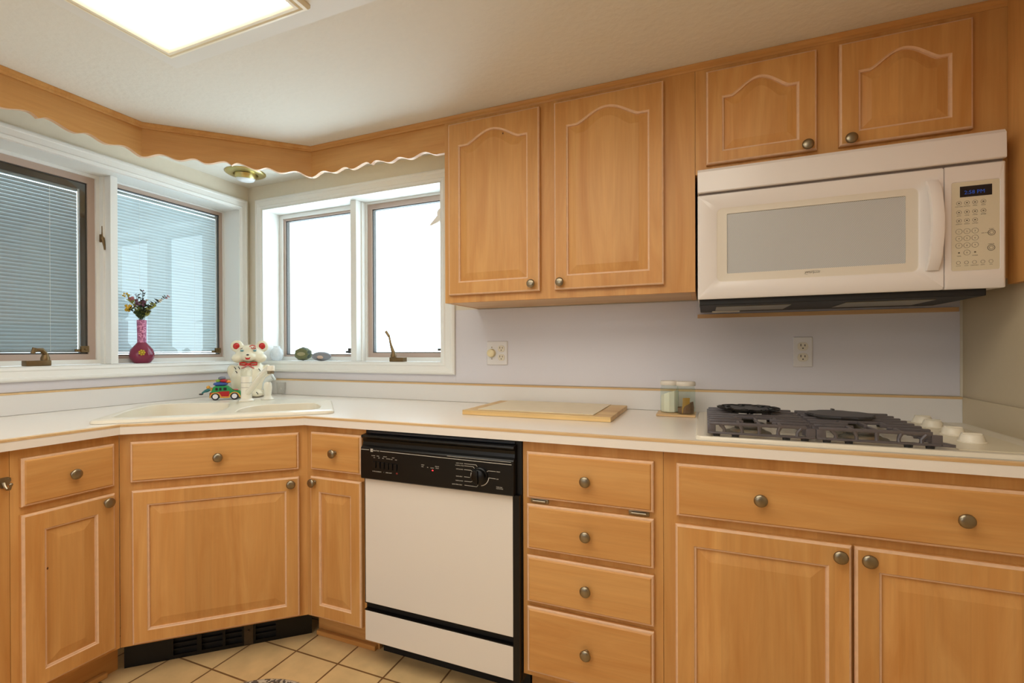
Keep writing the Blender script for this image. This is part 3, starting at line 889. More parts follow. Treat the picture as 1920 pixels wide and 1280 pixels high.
for pts in ([(1.7245, 0.8006), (1.7655, 0.8003), (1.7697, 0.7950)], [(1.7250, 0.7940), (1.7555, 0.7940), (1.7600, 0.7890)], [(1.7245, 0.7822), (1.7475, 0.7818), (1.7520, 0.7790)],
            [(1.7245, 0.7598), (1.7440, 0.7596)], [(1.7255, 0.7462), (1.7480, 0.7462), (1.7540, 0.7490)], [(1.7260, 0.7338), (1.7680, 0.7331), (1.7720, 0.7380), (1.7726, 0.7535)],
            [(1.8020, 0.7830), (1.8076, 0.7858), (1.8315, 0.7858)], [(1.8075, 0.7646), (1.8315, 0.7636)]):
    line_xz(bm, [(x, z+Zd) for x, z in pts], lw, yy)
kc = (1.7785, 0.7675)
arc = lambda a0, a1, r, n=10: [(kc[0]+r*math.cos(math.radians(a0+(a1-a0)*k/n)), kc[1]+Zd+r*math.sin(math.radians(a0+(a1-a0)*k/n))) for k in range(n+1)]
line_xz(bm, arc(165, 205, 0.0305), 0.0018, yy)
line_xz(bm, arc(-82, -6, 0.0300), 0.0022, yy)
dwl('printed_lettering', bm, M_print, ctrl)
bm = BM()
text(bm, 'm', 0.010, 1.3711, 0.8125+Zd, yy-0.0006)
dwl('logo_mark', bm, M_black, ctrl)
for k in range(6):
    bm = BM()
    x = 1.3855+k*0.0169; z = 0.768-0.0006*k+Zd
    box(bm, x-0.006, x+0.006, -0.6785, -0.6752, z-0.011, z+0.011, 0.001)
    dwl('push_button', bm, M_black, ctrl)
bm = BM()
lathe(bm, [(0.0265, 0), (0.0265, 0.004), (0.0235, 0.006), (0.022, 0.018), (0.019, 0.020), (0, 0.020)], 28, Matrix.Translation((kc[0], yy, kc[1]+Zd)) @ Matrix.Rotation(PI/2, 4, 'X'))
box(bm, kc[0]-0.003, kc[0]+0.003, yy-0.026, yy-0.018, kc[1]+Zd-0.020, kc[1]+Zd+0.020, 0.001)
dwl('dial', bm, M_black, ctrl, smooth=True)
M_led = mat('red_led', (255, 60, 70), 0.4, emit=(255, 40, 50), estr=3.0)
M_leddim = mat('red_mark', (120, 24, 22), 0.5)
bm = BM(); ball(bm, (1.6115, -0.6752, 0.7688+Zd), (0.0026, 0.001, 0.0022), 2); dwl('clean_light', bm, M_led, ctrl)
bm = BM(); ball(bm, (1.4750, -0.6752, 0.7455+Zd), (0.004, 0.0006, 0.003), 2); dwl('rinse_light', bm, M_leddim, ctrl)
bm = BM(); box(bm, 1.3340, 1.8805, -0.6600, -0.6435, 0.2857+Zd, 0.7155+Zd, 0.0015)
dwl('door_panel', bm, M_white)
bm = BM(); box(bm, 1.3290, 1.3335, -0.6570, -0.6435, 0.2857+Zd, 0.7155+Zd); box(bm, 1.881, 1.9015, -0.6600, -0.6435, 0.150+Zd, 0.7155+Zd)
box(bm, 1.3290, 1.881, -0.6595, -0.6435, 0.2570+Zd, 0.2600+Zd)
box(bm, 1.3290, 1.881, -0.6575, -0.6435, 0.2815+Zd, 0.2852+Zd)
dwl('door_edge', bm, M_black)
bm = BM(); box(bm, 1.3320, 1.8800, -0.6600, -0.6435, 0.1540+Zd, 0.2565+Zd, 0.0015)
dwl('access_panel', bm, M_white)
bm = BM(); box(bm, 1.335, 1.900, -0.560, -0.545, 0.0005, 0.144+Zd)
dwl('toe_plate', bm, M_blackmat)

# ------------------------------------------------------------------ wall cabinets
YU = -0.299
uc = empty('wall_cabinet', (0, YU, 1.3426))
tag(uc, 'tall maple wall cabinet with two arched doors beside the window', 'cabinet')
ZU = 1.3426
bm = BM(); box(bm, 1.4514, 2.3870, 0.0, 0.019, 0, 2.0655-ZU); link('face_frame', bm, M_wv, uc)
bm = BM(); box(bm, 1.4514, 1.4670, 0.0195, 0.2975, 0, 2.0655-ZU); link('side_panel', bm, M_wv, uc)
bm = BM(); box(bm, 2.3710, 2.3870, 0.0195, 0.2975, 0, 2.0655-ZU); link('side_panel', bm, M_wv, uc)
bm = BM(); box(bm, 1.4675, 2.3705, 0.0195, 0.2950, 0.0005, 0.014); link('bottom_panel', bm, M_under, uc)
for x0, x1, kx in ((1.4755, 1.8562, 1.8274), (1.9120, 2.2905, 1.9361)):
    make_door(uc, x0, x1, 1.3708-ZU, 2.0505-ZU, arch=0.044, stile=0.0455, top=0.0455, bot=0.0485, kx=kx, kz=1.3975-ZU, field=0.036, knots=[(1.7109, 1.976-ZU, -0.0145)] if x0 < 1.6 else ())
uc = empty('wall_cabinet', (0, YU, 1.7255))
tag(uc, 'short maple wall cabinet with two arched doors above the microwave', 'cabinet')
ZU = 1.7255
bm = BM()
poly_prism(bm, [(2.3880, 0), (3.1320, 0), (3.1320, 1.3415-ZU), (3.1745, 1.3415-ZU), (3.1745, 2.0655-ZU), (2.3880, 2.0655-ZU)], lambda u, v, d: (u, d, v), 0.0, 0.019)
link('face_frame', bm, M_wv, uc)
bm = BM(); box(bm, 2.3885, 2.404, 0.0195, 0.2975, 0, 2.0655-ZU); link('side_panel', bm, M_wv, uc)
bm = BM(); box(bm, 3.1590, 3.1745, 0.0195, 0.2975, 1.3415-ZU, 2.0655-ZU); link('side_panel', bm, M_wv, uc)
bm = BM(); box(bm, 2.4045, 3.1585, 0.0195, 0.2950, 0.0005, 0.014); link('bottom_panel', bm, M_under, uc)
for x0, x1, kx in ((2.4210, 2.7255, 2.6993), (2.7810, 3.0850, 2.8068)):
    make_door(uc, x0, x1, 1.7480-ZU, 2.0490-ZU, arch=0.043, stile=0.0460, top=0.0450, bot=0.0365, kx=kx, kz=1.7620-ZU, field=0.032)
# tall wooden end panel on the right wall
bm = BM(); box(bm, 3.1600, 3.1790, -1.05, -0.3005, 1.3245, 2.0870)
tag(link('wood_end_panel', bm, M_wv), 'dark-looking maple panel on the right wall beside the short wall cabinet', 'panel')

# ------------------------------------------------------------------ scalloped valance
va = empty('window_valance', (0, 0, 1.95))
tag(va, 'scalloped maple valance board wrapping the corner above the windows', 'valance')
CP = [(0.0, 0.9610), (0.024, 0.9745), (0.098, 0.9560), (0.140, 0.9700), (0.196, 0.9555), (0.260, 0.9710), (0.322, 0.9520)]
def scal(c, h):
    q = abs(c)*0.322/h
    if q >= 0.322: return 0.9525
    for (a, za), (b, zb) in zip(CP, CP[1:]):
        if a <= q <= b:
            t = (q-a)/(b-a)
            if a == 0: return za+(zb-za)*math.sin(PI/2*t)
            return za+(zb-za)*(0.5-0.5*math.cos(PI*t))
def val_board(p0, p1, cen, h, trim0, trim1):
    """board from p0 to p1 (left to right seen from the room); scallops centred at distance cen from p0"""
    p0, p1 = Vector(p0), Vector(p1)
    L = (p1-p0).length; ang = math.atan2(p1.y-p0.y, p1.x-p0.x)
    n = int(L/0.006)
    pts = []
    for k in range(n+1):
        s = trim0+(L-trim0-trim1)*k/n
        pts.append((s, 1.0*(scal(s-cen, h)+1.0)-1.95))
    pts += [(L-trim1, 2.0875-1.95), (trim0, 2.0875-1.95)]
    bm = BM()
    poly_prism(bm, pts, lambda u, v, d: (u, d, v), 0.0, 0.018, mi=0, side_mi=lambda i: 1 if i < n else 0)  # scalloped edge coloured paler for window light on its underside
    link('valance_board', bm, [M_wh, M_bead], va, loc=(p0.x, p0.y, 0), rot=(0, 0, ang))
VL = [(0.2930, -1.70), (0.2930, -0.7550), (0.7497, -0.2924), (1.4505, -0.2924)]
val_board(VL[0], VL[1], 0.608, 0.342, 0, -0.007)
val_board(VL[1], VL[2], 0.325, 0.322, -0.007, -0.007)
val_board(VL[2], VL[3], 0.333, 0.330, -0.007, 0.0002)

# ------------------------------------------------------------------ microwave
mw = empty('microwave', (0, 0, 1.285))
tag(mw, 'white over-the-range microwave with grey window and keypad', 'microwave')
Zm = -1.285
def mwl(name, bm, m, parent=mw, **k): return link(name, bm, m, parent, **k)
bm = BM(); box(bm, 2.3957, 3.1255, -0.3400, -0.02, 1.3120+Zm, 1.7170+Zm, 0.002); mwl('housing', bm, M_mwwhite)
bm = BM()
poly_prism(bm, [(-0.3405, 1.6430), (-0.3710, 1.6430), (-0.3735, 1.6455), (-0.3720, 1.7080), (-0.3650, 1.7175), (-0.3405, 1.7175)], lambda y, z, d: (d, y, z+Zm), 2.3955, 3.1275)
mwl('vent_cover', bm, M_mwwhite)
bm = BM(); box(bm, 2.399, 3.124, -0.362, -0.3405, 1.6365+Zm, 1.6428+Zm); mwl('vent_slot', bm, mat('slot_grey', (120, 108, 100), 0.6))
bm = BM()
def rrect(x0, x1, z0, z1, r, y, n=5):
    pts = []
    for cx, cz, a in ((x1-r, z0+r, -90), (x1-r, z1-r, 0), (x0+r, z1-r, 90), (x0+r, z0+r, 180)):
        for k in range(n+1):
            t = math.radians(a+90*k/n); pts.append((cx+r*math.cos(t), y, cz+r*math.sin(t)))
    return pts
x0, x1, z0, z1 = 2.3955, 3.0025, 1.3105+Zm, 1.6362+Zm
wx = (2.4503, 2.9495, 1.3622+Zm, 1.5899+Zm)
loft(bm, [rrect(x0, x1, z0, z1, 0.004, -0.3405), rrect(x0, x1, z0, z1, 0.004, -0.366), rrect(x0+0.004, x1-0.001, z0+0.005, z1-0.003, 0.004, -0.370),
          rrect(wx[0]-0.004, wx[1]+0.004, wx[2]-0.004, wx[3]+0.004, 0.018, -0.370), rrect(wx[0], wx[1], wx[2], wx[3], 0.016, -0.3675),
          rrect(wx[0]+0.003, wx[1]-0.003, wx[2]+0.003, wx[3]-0.003, 0.014, -0.3670), rrect(2.479, 2.9218, 1.387+Zm, 1.5712+Zm, 0.003, -0.3670),
          rrect(2.479, 2.9218, 1.387+Zm, 1.5712+Zm, 0.003, -0.3630)], mis=[0, 0, 0, 0, 1, 1, 1, 2])
loft(bm, [rrect(2.479, 2.9218, 1.387+Zm, 1.5712+Zm, 0.003, -0.3630)], cap0=True) if False else None
door = mwl('door', bm, [M_mwwhite, M_mwcream, M_mwcream], smooth=True)
def mesh_screen():
    m, n, l, p = nmat('screened_glass')
    tc = n.new('ShaderNodeTexCoord')
    wv = n.new('ShaderNodeTexChecker'); wv.inputs['Scale'].default_value = 420
    wv.inputs['Color1'].default_value = lin(204, 205, 204); wv.inputs['Color2'].default_value = lin(172, 173, 173)
    l.new(tc.outputs['Object'], wv.inputs['Vector']); l.new(wv.outputs['Color'], p.inputs['Base Color'])
    p.inputs['Roughness'].default_value = 0.18
    return m
bm = BM(); box(bm, 2.4792, 2.9216, -0.3640, -0.3600, 1.3872+Zm, 1.5710+Zm); mwl('window', bm, mesh_screen(), door)
bm = BM()
hp = []
for k in range(13):
    t = k/12
    zz = 1.3625+(1.6035-1.3625)*t
    bow = math.sin(PI*t)**0.6
    hp.append((2.9770+0.0065*(1-(2*t-1)**2)*0.6, -0.372-0.028*bow, zz+Zm))
loops = []
for (x, y, z) in hp:
    wdt = 0.0145
    loops.append([(x-wdt, y+0.006, z), (x-wdt*0.85, y-0.003, z), (x, y-0.006, z), (x+wdt*0.85, y-0.003, z), (x+wdt, y+0.006, z), (x+wdt*0.7, y+0.010, z), (x-wdt*0.7, y+0.010, z)])
loft(bm, loops, cap0=True, cap1=True)
mwl('door_handle', bm, M_mwwhite, door, smooth=True)
bm = BM()
text(bm, 'Whirlpool', 0.0098, 2.7030, 1.3742+Zm, -0.3672, align='CENTER', shear=0.25, sx=0.92)
el = [(2.6905+0.018*math.cos(2*PI*k/20)+0.012, 1.3765+Zm+0.0045*math.sin(2*PI*k/20)+0.15*0.018*math.cos(2*PI*k/20)) for k in range(14)]
line_xz(bm, el, 0.0006, -0.3672)
mwl('logo_lettering', bm, M_printdk, door)
bm = BM()
x0, x1 = 3.0035, 3.1275
loft(bm, [rrect(x0, x1, z0, z1, 0.004, -0.3405), rrect(x0, x1, z0, z1, 0.004, -0.366), rrect(x0+0.001, x1-0.004, z0+0.005, z1-0.003, 0.004, -0.370),
          rrect(3.0175, 3.1165, 1.3570+Zm, 1.5925+Zm, 0.006, -0.370), rrect(3.0185, 3.1155, 1.3582+Zm, 1.5913+Zm, 0.005, -0.3688)], mis=[0, 0, 0, 1, 2], cap1=True)
cp = mwl('control_panel', bm, [M_mwwhite, M_mwwhite, M_mwcream], smooth=True)
M_mwk = mat('keypad_cream', (216, 208, 184), 0.35)
bm = BM(); box(bm, 3.0190, 3.1150, -0.3692, -0.3687, 1.3588+Zm, 1.5908+Zm); mwl('keypad', bm, M_mwk, cp)
bm = BM(); box(bm, 3.0356, 3.1000, -0.3700, -0.3693, 1.5515+Zm, 1.5795+Zm, 0.0); disp = mwl('display', bm, mat('display_black', (14, 14, 24), 0.15), cp)
bm = BM(); text(bm, '2:58 PM', 0.0135, 3.0440, 1.5585+Zm, -0.3703, sx=0.95)
mwl('clock_digits', bm, mat('blue_digits', (30, 60, 120), 0.5, emit=(40, 90, 190), estr=0.35), disp)
yk = -0.3693
bm = BM()
def circ(x, z, r, w=0.0006): line_xz(bm, [(x+r*math.cos(2*PI*k/14), z+Zm+r*math.sin(2*PI*k/14)) for k in range(15)], w, yk)
kx = [3.0337, 3.0500, 3.0664, 3.0831]
for kz, names in ((1.5362, ['POPCORN', 'POTATO', 'PIZZA', 'PLATE']), (1.5122, ['AUTO', 'COOK', 'STEAM', 'SIMMER']), (1.4900, ['DEFROST', 'REHEAT', 'SOFTEN'])):
    for x, s in zip(kx, names):
        circ(x, kz, 0.0052); box(bm, x-0.0018, x+0.0018, yk-0.0003, yk, kz-0.0014+Zm, kz+0.0014+Zm)
        text(bm, s, 0.0032, x, kz-0.0100+Zm, yk, align='CENTER')
for r, kz in enumerate((1.4616, 1.4432, 1.4246)):
    for c in range(3):
        circ(kx[c], kz, 0.0068)
        text(bm, str(r*3+c+1), 0.0060, kx[c], kz-0.0021+Zm, yk, align='CENTER')
circ(kx[1], 1.4055, 0.0068); text(bm, '0', 0.0060, kx[1], 1.4034+Zm, yk, align='CENTER')
for x, s in ((kx[0], 'TIMER'), (kx[2], 'POWER')):
    box(bm, x-0.0018, x+0.0018, yk-0.0003, yk, 1.4040+Zm, 1.4075+Zm); text(bm, s, 0.0032, x, 1.3960+Zm, yk, align='CENTER')
for x, s in zip((3.0325, 3.0490, 3.0652, 3.0819, 3.0980), ('CLOCK', 'LOCK', 'TURNTABLE', 'LIGHT', 'FAN')):
    circ(x, 1.3795, 0.0042); text(bm, s, 0.0030, x, 1.3705+Zm, yk, align='CENTER')
for x, z, s in ((3.0993, 1.4537, 'START'), (3.0985, 1.4145, 'CANCEL')):
    circ(x, z, 0.0072, 0.0012); circ(x, z, 0.004, 0.0008); text(bm, s, 0.0034, x, z+0.0085+Zm, yk, align='CENTER')
text(bm, 'ADD 30 SEC', 0.0030, 3.0790, 1.4530+Zm, yk)
mwl('key_lettering', bm, M_printdk, cp)
bm = BM(); box(bm, 2.4000, 3.0950, -0.3550, -0.03, 1.2920+Zm, 1.3115+Zm, 0.003); mwl('underside', bm, M_blackmat)
for xa in (2.45, 2.80):
    bm = BM(); box(bm, xa, xa+0.21, -0.30, -0.12, 1.2895+Zm, 1.2918+Zm, 0.0005); mwl('grease_filter', bm, M_alu)
bm = BM(); box(bm, 2.44, 2.53, -0.10, -0.05, 1.2880+Zm, 1.2918+Zm, 0.001); mwl('lamp_lens', bm, mat('lamp_lens', (205, 200, 188), 0.3))

# ------------------------------------------------------------------ cooktop
ck = empty('gas_cooktop', (0, 0, 0.9143))
tag(ck, 'white enamel gas cooktop with two grey grates and four knobs', 'cooktop')
bm = BM()
def xyrect(x0, x1, y0, y1, r, z, n=5):
    return [(x, y, z) for x, _, y in [(p[0], 0, p[2]) for p in rrect(x0, x1, y0, y1, r, 0, n)]]
cx0, cx1, cy0, cy1 = 2.392, 3.150, -0.641, -0.095
loft(bm, [xyrect(cx0, cx1, cy0, cy1, 0.02, 0.0002), xyrect(cx0, cx1, cy0, cy1, 0.02, 0.006), xyrect(cx0+0.003, cx1-0.003, cy0+0.003, cy1-0.003, 0.018, 0.0105),
          xyrect(cx0+0.012, cx1-0.012, cy0+0.012, cy1-0.012, 0.014, 0.0115), xyrect(cx0+0.020, cx1-0.020, cy0+0.022, cy1-0.02, 0.012, 0.0095)], cap0=True, cap1=True)
link('cooktop_plate', bm, mat('cooktop_enamel', (224, 216, 198), 0.2), ck, smooth=True)
bm = BM(); box(bm, 2.945, 3.095, -0.607, -0.12, 0.0094, 0.0118, 0.001)
link('knob_panel', bm, mat('cooktop_enamel_dark', (216, 207, 184), 0.25), ck)
burners = [(2.525, -0.330), (2.525, -0.515), (2.785, -0.330), (2.785, -0.515)]
for bx, by in burners:
    bm = BM(); lathe(bm, [(0.058, 0.0096), (0.056, 0.012), (0.045, 0.0135), (0.040, 0.019), (0.030, 0.021), (0.030, 0.0225)], 28, Matrix.Translation((bx, by, 0)))
    b = link('burner', bm, M_alu, ck, smooth=True)
    bm = BM(); lathe(bm, [(0.033, 0.0226), (0.034, 0.0255), (0.031, 0.0285), (0, 0.0290)], 28, Matrix.Translation((bx, by, 0))); link('burner_cap', bm, mat('burner_cap', (70, 66, 60), 0.5), b, smooth=True)
for kxx, ky in ((3.030, -0.145), (3.022, -0.240), (3.017, -0.380), (3.012, -0.492)):
    bm = BM()
    lathe(bm, [(0.0275, 0.0119), (0.0275, 0.0135), (0.0250, 0.0150), (0.0235, 0.021), (0.0205, 0.0295), (0.018, 0.0318), (0, 0.0323)], 24, Matrix.Translation((kxx, ky, 0)))
    box(bm, kxx-0.019, kxx+0.019, ky-0.005, ky+0.005, 0.028, 0.0345, 0.002)
    link('control_knob', bm, mat('knob_white', (232, 224, 206), 0.35), ck, smooth=True)
def grate(x0, x1, flare):
    bm = BM()
    y0, y1 = -0.618, -0.268
    zl, zt = 0.0165, 0.0480
    b = 0.0055
    for y in (y0, y1): box(bm, x0, x1, y-b, y+b, zl, zl+0.0055, 0.002)
    for x in (x0+b, x1-b): box(bm, x-b, x+b, y0, y1, zl, zl+0.0055, 0.002)
    w = x1-x0
    ys = [y0, y0+0.052, y0+0.104, y0+0.150, y0+0.200, y0+0.246, y0+0.298, y1]
    for j, y in enumerate(ys):
        full = j in (0, 3, 4, 7)
        segs = [(x0+0.002, x1-0.002-0.014*(j == 0))] if full else [(x0+0.002, x0+w*0.36), (x1-w*0.36, x1-0.002)]
        for a, c in segs: box(bm, a, c, y-0.0042, y+0.0042, zt-0.0085, zt, 0.0025)
        ends = [x0+0.008, x1-0.008] if full else [x0+0.008, x1-0.008]
        for a in ends: box(bm, a-0.010, a+0.010, y-0.0035, y+0.0035, zl, zt-0.006, 0.0015)
        if j in (0, 7):
            for f in (0.16, 0.335, 0.5, 0.675, 0.85):
                xx = x0+w*f
                tube(bm, [(xx+0.004*(f-0.5)*6, y, zt-0.006), (xx, y, zt-0.018), (xx, y, zl+0.004)], [0.0056, 0.0040, 0.0048], 8)
    for f in (0.30, 0.70):
        xx = x0+w*f
        for ya, yb in ((y0, y0+0.052), (y0+0.104, y0+0.150), (y0+0.200, y0+0.246), (y0+0.298, y1)):
            box(bm, xx-0.004, xx+0.004, ya, yb, zt-0.010, zt-0.001, 0.002)
    for xx, s in ((x0+w*0.5, 0),):
        for ya, yb in ((y0, y0+0.065), (y0+0.085, y0+0.150), (y0+0.200, y0+0.262), (y0+0.285, y1)):
            box(bm, xx-0.004, xx+0.004, ya, yb, zt-0.010, zt-0.001, 0.002)
    g = link('grate', bm, M_iron, ck, smooth=True)
    for xx in (x0+0.02, x0+w*0.27, x0+w*0.75, x1-0.02):
        for y in (y0, y1):
            bm = BM(); lathe(bm, [(0.008, 0.0096), (0.009, 0.0164)], 10, Matrix.Translation((xx, y, 0))); link('foot', bm, M_castblk, g)
    return g
grate(2.4235, 2.6640, 0)
grate(2.6700, 2.9100, 1)
bm = BM(); poly_prism(bm, [(2.9105, -0.6235), (2.934, -0.6235), (2.928, -0.600), (2.9105, -0.565)], lambda u, v, d: (u, v, d), 0.0165, 0.0225)
link('grate_tab', bm, M_iron, ck)
def scallop_disc(name, x, y, r, lobes, dep, label, flat):
    bm = BM()
    z = 0.0485+0.9143
    n = lobes*8
    out = []
    for k in range(n):
        a = 2*PI*k/n
        ph = k % 8
        rr = r if ph < 6 else r-dep
        out.append((x+rr*math.cos(a), y+rr*math.sin(a)))
    sc = lambda f, zz: [(x+(px-x)*f, y+(py-y)*f, zz) for px, py in out]
    if flat:
        loft(bm, [sc(0.93, z), sc(1.0, z+0.004), sc(1.0, z+0.0075), sc(0.96, z+0.009)], cap0=True, cap1=True)
        box(bm, x-0.004, x+0.004, y+r-0.012, y+r+0.006, z+0.006, z+0.013, 0.002)
    else:
        loft(bm, [sc(0.70, z), sc(0.80, z+0.005), sc(0.97, z+0.0085), sc(1.0, z+0.012), sc(0.97, z+0.0135), sc(0.82, z+0.010)], cap0=True, cap1=True)
        for k in range(7):
            a = 2*PI*k/7
            ball(bm, (x+r*0.72*math.cos(a), y+r*0.72*math.sin(a), z+0.0115), (0.012, 0.008, 0.003), 1)
    tag(link(name, bm, M_castblk if not flat else mat('charcoal_enamel', (62, 60, 62), 0.4)), label, 'burner cover')
scallop_disc('burner_cover', 2.5370, -0.350, 0.088, 9, 0.013, 'black scalloped burner disc lying on the left cooktop grate', False)
scallop_disc('burner_cover', 2.7650, -0.385, 0.083, 5, 0.006, 'flat charcoal burner disc lying on the right cooktop grate', True)

# ------------------------------------------------------------------ things on the worktop
cb = empty('cutting_board', (1.855, -0.245, 0.9143))
tag(cb, 'wooden cutting board with pale inset slab on the countertop under the outlet', 'cutting board')
bm = BM(); box(bm, -0.272, 0.275, -0.165, 0.205, 0, 0.0165, 0.0015); link('board', bm, wood('board_wood', 'x', (226, 192, 132), (202, 158, 96), planks=True), cb)
bm = BM(); box(bm, -0.222, 0.212, -0.135, 0.200, 0.0167, 0.0195, 0.001); link('inset_slab', bm, mat('pale_inset', (230, 216, 186), 0.4, noise=0.05, nscale=20), cb)

bm = BM(); box(bm, -0.066, 0.066, -0.062, 0.060, 0, 0.0075, 0.0015)
tag(link('trivet', bm, M_strip, loc=(2.3190, -0.130, 0.9143)), 'thin square wooden board under the two glass jars', 'trivet')
M_jar = glass('green_jar_glass', (0.90, 0.955, 0.93), 1.5, 1.3)
M_lid = mat('jar_lid', (226, 218, 204), 0.4)
def jar(x, y, label, fill):
    root = empty('glass_jar', (x, y, 0.9220))
    tag(root, label, 'jar')
    bm = BM()
    ang = lambda r, z, n=10: [(r*math.cos(2*PI*(k+0.5)/n), r*math.sin(2*PI*(k+0.5)/n), z) for k in range(n)]
    loft(bm, [ang(0.030, 0.0), ang(0.0335, 0.003), ang(0.0335, 0.088), ang(0.030, 0.095), ang(0.030, 0.102)], cap0=True)
    link('body', bm, M_jar, root)
    bm = BM(); lathe(bm, [(0.0325, 0.1005), (0.0335, 0.102), (0.0335, 0.112), (0.031, 0.1155), (0, 0.116)], 28); link('lid', bm, M_lid, root, smooth=True)
    if fill == 'sugar':
        bm = BM()
        b = ang(0.029, 0.002); t = [(px, py, 0.071+px*0.35-py*0.15) for px, py, _ in ang(0.0305, 0.07)]
        loft(bm, [b, ang(0.0305, 0.006), t], cap0=True, cap1=True); link('contents', bm, mat('white_sugar', (238, 232, 214), 0.8), root)
    else:
        bm = BM(); box(bm, -0.022, 0.004, -0.018, -0.014, 0.003, 0.060, 0.001); link('contents', bm, mat('ochre_packet', (190, 146, 70), 0.6), root, rot=(0.1, 0, 0.5))
        bm = BM(); loft(bm, [ang(0.028, 0.002), ang(0.029, 0.022), [(px*0.9, py*0.9, 0.03+px*0.5) for px, py, _ in ang(0.029, 0.03)]], cap0=True, cap1=True); link('contents', bm, mat('brown_spice', (120, 88, 62), 0.8, noise=0.3, nscale=120), root)
jar(2.2950, -0.118, 'green-tinted glass jar of white sugar, left of two on the small board', 'sugar')
jar(2.3515, -0.142, 'green-tinted glass jar holding brown contents, right of two on the small board', 'spice')

# ------------------------------------------------------------------ outlets
def outlet_sockets(bm, x, z, mi, mj, y):
    for dz in (0.0195, -0.0195):
        loft(bm, [rrect(x-0.0165, x+0.0165, z+dz-0.0145, z+dz+0.0145, 0.012, y), rrect(x-0.016, x+0.016, z+dz-0.014, z+dz+0.014, 0.012, y-0.002)], mis=[mi, mi], cap1=True)
        for a, hgt in ((-0.0065, 0.0085), (0.0060, 0.0070)):
            box(bm, x+a-0.0012, x+a+0.0012, y-0.0026, y-0.0018, z+dz+0.0005, z+dz+hgt+0.0005, mi=mj)
        ball(bm, (x, y-0.002, z+dz-0.0065), (0.0026, 0.0008, 0.0026), 1, mj)
M_plate = mat('outlet_plate', (222, 219, 218), 0.35); M_slot = mat('outlet_slot', (52, 46, 40), 0.6); M_socket = mat('outlet_socket', (220, 212, 194), 0.35)
ol = empty('wall_outlet', (1.5535, -0.0037, 1.1395))
tag(ol, 'double wall plate with round dimmer and outlet, beside the window', 'outlet')
bm = BM(); loft(bm, [rrect(-0.0505, 0.0505, -0.0537, 0.0537, 0.003, 0), rrect(-0.0505, 0.0505, -0.0537, 0.0537, 0.003, -0.003), rrect(-0.0475, 0.0475, -0.0507, 0.0507, 0.003, -0.0055)], cap0=True, cap1=True)
link('plate', bm, M_plate, ol)
bm = BM(); outlet_sockets(bm, 0.0215, 0.0, 0, 1, -0.0055); link('socket', bm, [M_socket, M_slot], ol)
bm = BM(); lathe(bm, [(0.0195, 0), (0.0195, 0.003), (0.0175, 0.016), (0.015, 0.018), (0, 0.018)], 24, Matrix.Translation((-0.0250, -0.0056, 0.0)) @ Matrix.Rotation(PI/2, 4, 'X')); link('dimmer_knob', bm, mat('ivory_knob', (226, 212, 170), 0.35), ol, smooth=True)
for dz in (0.026, -0.026):
    bm = BM(); ball(bm, (-0.025, -0.0056, dz), (0.003, 0.001, 0.003), 1); link('screw', bm, M_nickel, ol)
ol = empty('wall_outlet', (2.7365, -0.0037, 1.1430))
tag(ol, 'single white outlet on the wall below the microwave', 'outlet')
bm = BM(); loft(bm, [rrect(-0.0303, 0.0303, -0.054, 0.054, 0.003, 0), rrect(-0.0303, 0.0303, -0.054, 0.054, 0.003, -0.003), rrect(-0.0275, 0.0275, -0.051, 0.051, 0.003, -0.0055)], cap0=True, cap1=True)
link('plate', bm, M_plate, ol)
bm = BM(); outlet_sockets(bm, 0.0, 0.0, 0, 1, -0.0055); link('socket', bm, [M_socket, M_slot], ol)

# ------------------------------------------------------------------ cookie jar bear
br = empty('bear_cookie_jar', (0.206, -0.170, 0.9143), math.radians(42))
tag(br, 'cream ceramic bear cookie jar with red ears and bow in the corner', 'cookie jar')
M_cer = mat('cream_glaze', (238, 230, 204), 0.14, spec=0.6, noise=0.03, nscale=15)
M_red = mat('red_glaze', (200, 40, 34), 0.25); M_blk = mat('black_glaze', (44, 40, 34), 0.3); M_tealp = mat('teal_glaze', (104, 150, 158), 0.3)
def remesh(o, vox):
    m = o.modifiers.new('Remesh', 'REMESH'); m.mode = 'VOXEL'; m.voxel_size = vox; m.use_smooth_shade = True
    s = o.modifiers.new('Smooth', 'SMOOTH'); s.iterations = 6; s.factor = 0.5
bm = BM()
lathe(bm, [(0.066, 0.0), (0.076, 0.004), (0.087, 0.035), (0.093, 0.075), (0.090, 0.110), (0.077, 0.145), (0.056, 0.170), (0.05, 0.18), (0, 0.18)], 32)
for s in (-1, 1):
    ball(bm, (s*0.075, -0.012, 0.125), (0.028, 0.03, 0.045), 3, M=Matrix.Rotation(s*0.35, 4, 'Y'))
    ball(bm, (s*0.040, -0.070, 0.018), (0.032, 0.030, 0.018), 3)
o = link('jar_body', bm, M_cer, br); remesh(o, 0.005)
bm = BM()
ball(bm, (0, 0, 0.222), (0.068, 0.060, 0.050), 3)
ball(bm, (0, -0.050, 0.208), (0.036, 0.028, 0.024), 3)
for s in (-1, 1):
    ball(bm, (s*0.050, -0.024, 0.202), (0.034, 0.034, 0.026), 3)
    ball(bm, (s*0.060, -0.004, 0.264), (0.032, 0.018, 0.032), 3)
o = link('lid_head', bm, M_cer, br); remesh(o, 0.0045)
for s in (-1, 1):
    bm = BM(); ball(bm, (s*0.0605, -0.019, 0.264), (0.0165, 0.005, 0.0175), 2); link('ear_paint', bm, M_red, br, smooth='all')
    bm = BM(); ball(bm, (s*0.030, -0.053, 0.240), (0.009, 0.004, 0.005), 2); link('eye', bm, M_tealp, br, smooth='all')
    bm = BM(); ball(bm, (s*0.032, -0.050, 0.251), (0.008, 0.003, 0.0015), 2, M=Matrix.Rotation(s*0.5, 4, 'Y')); link('brow', bm, M_blk, br)
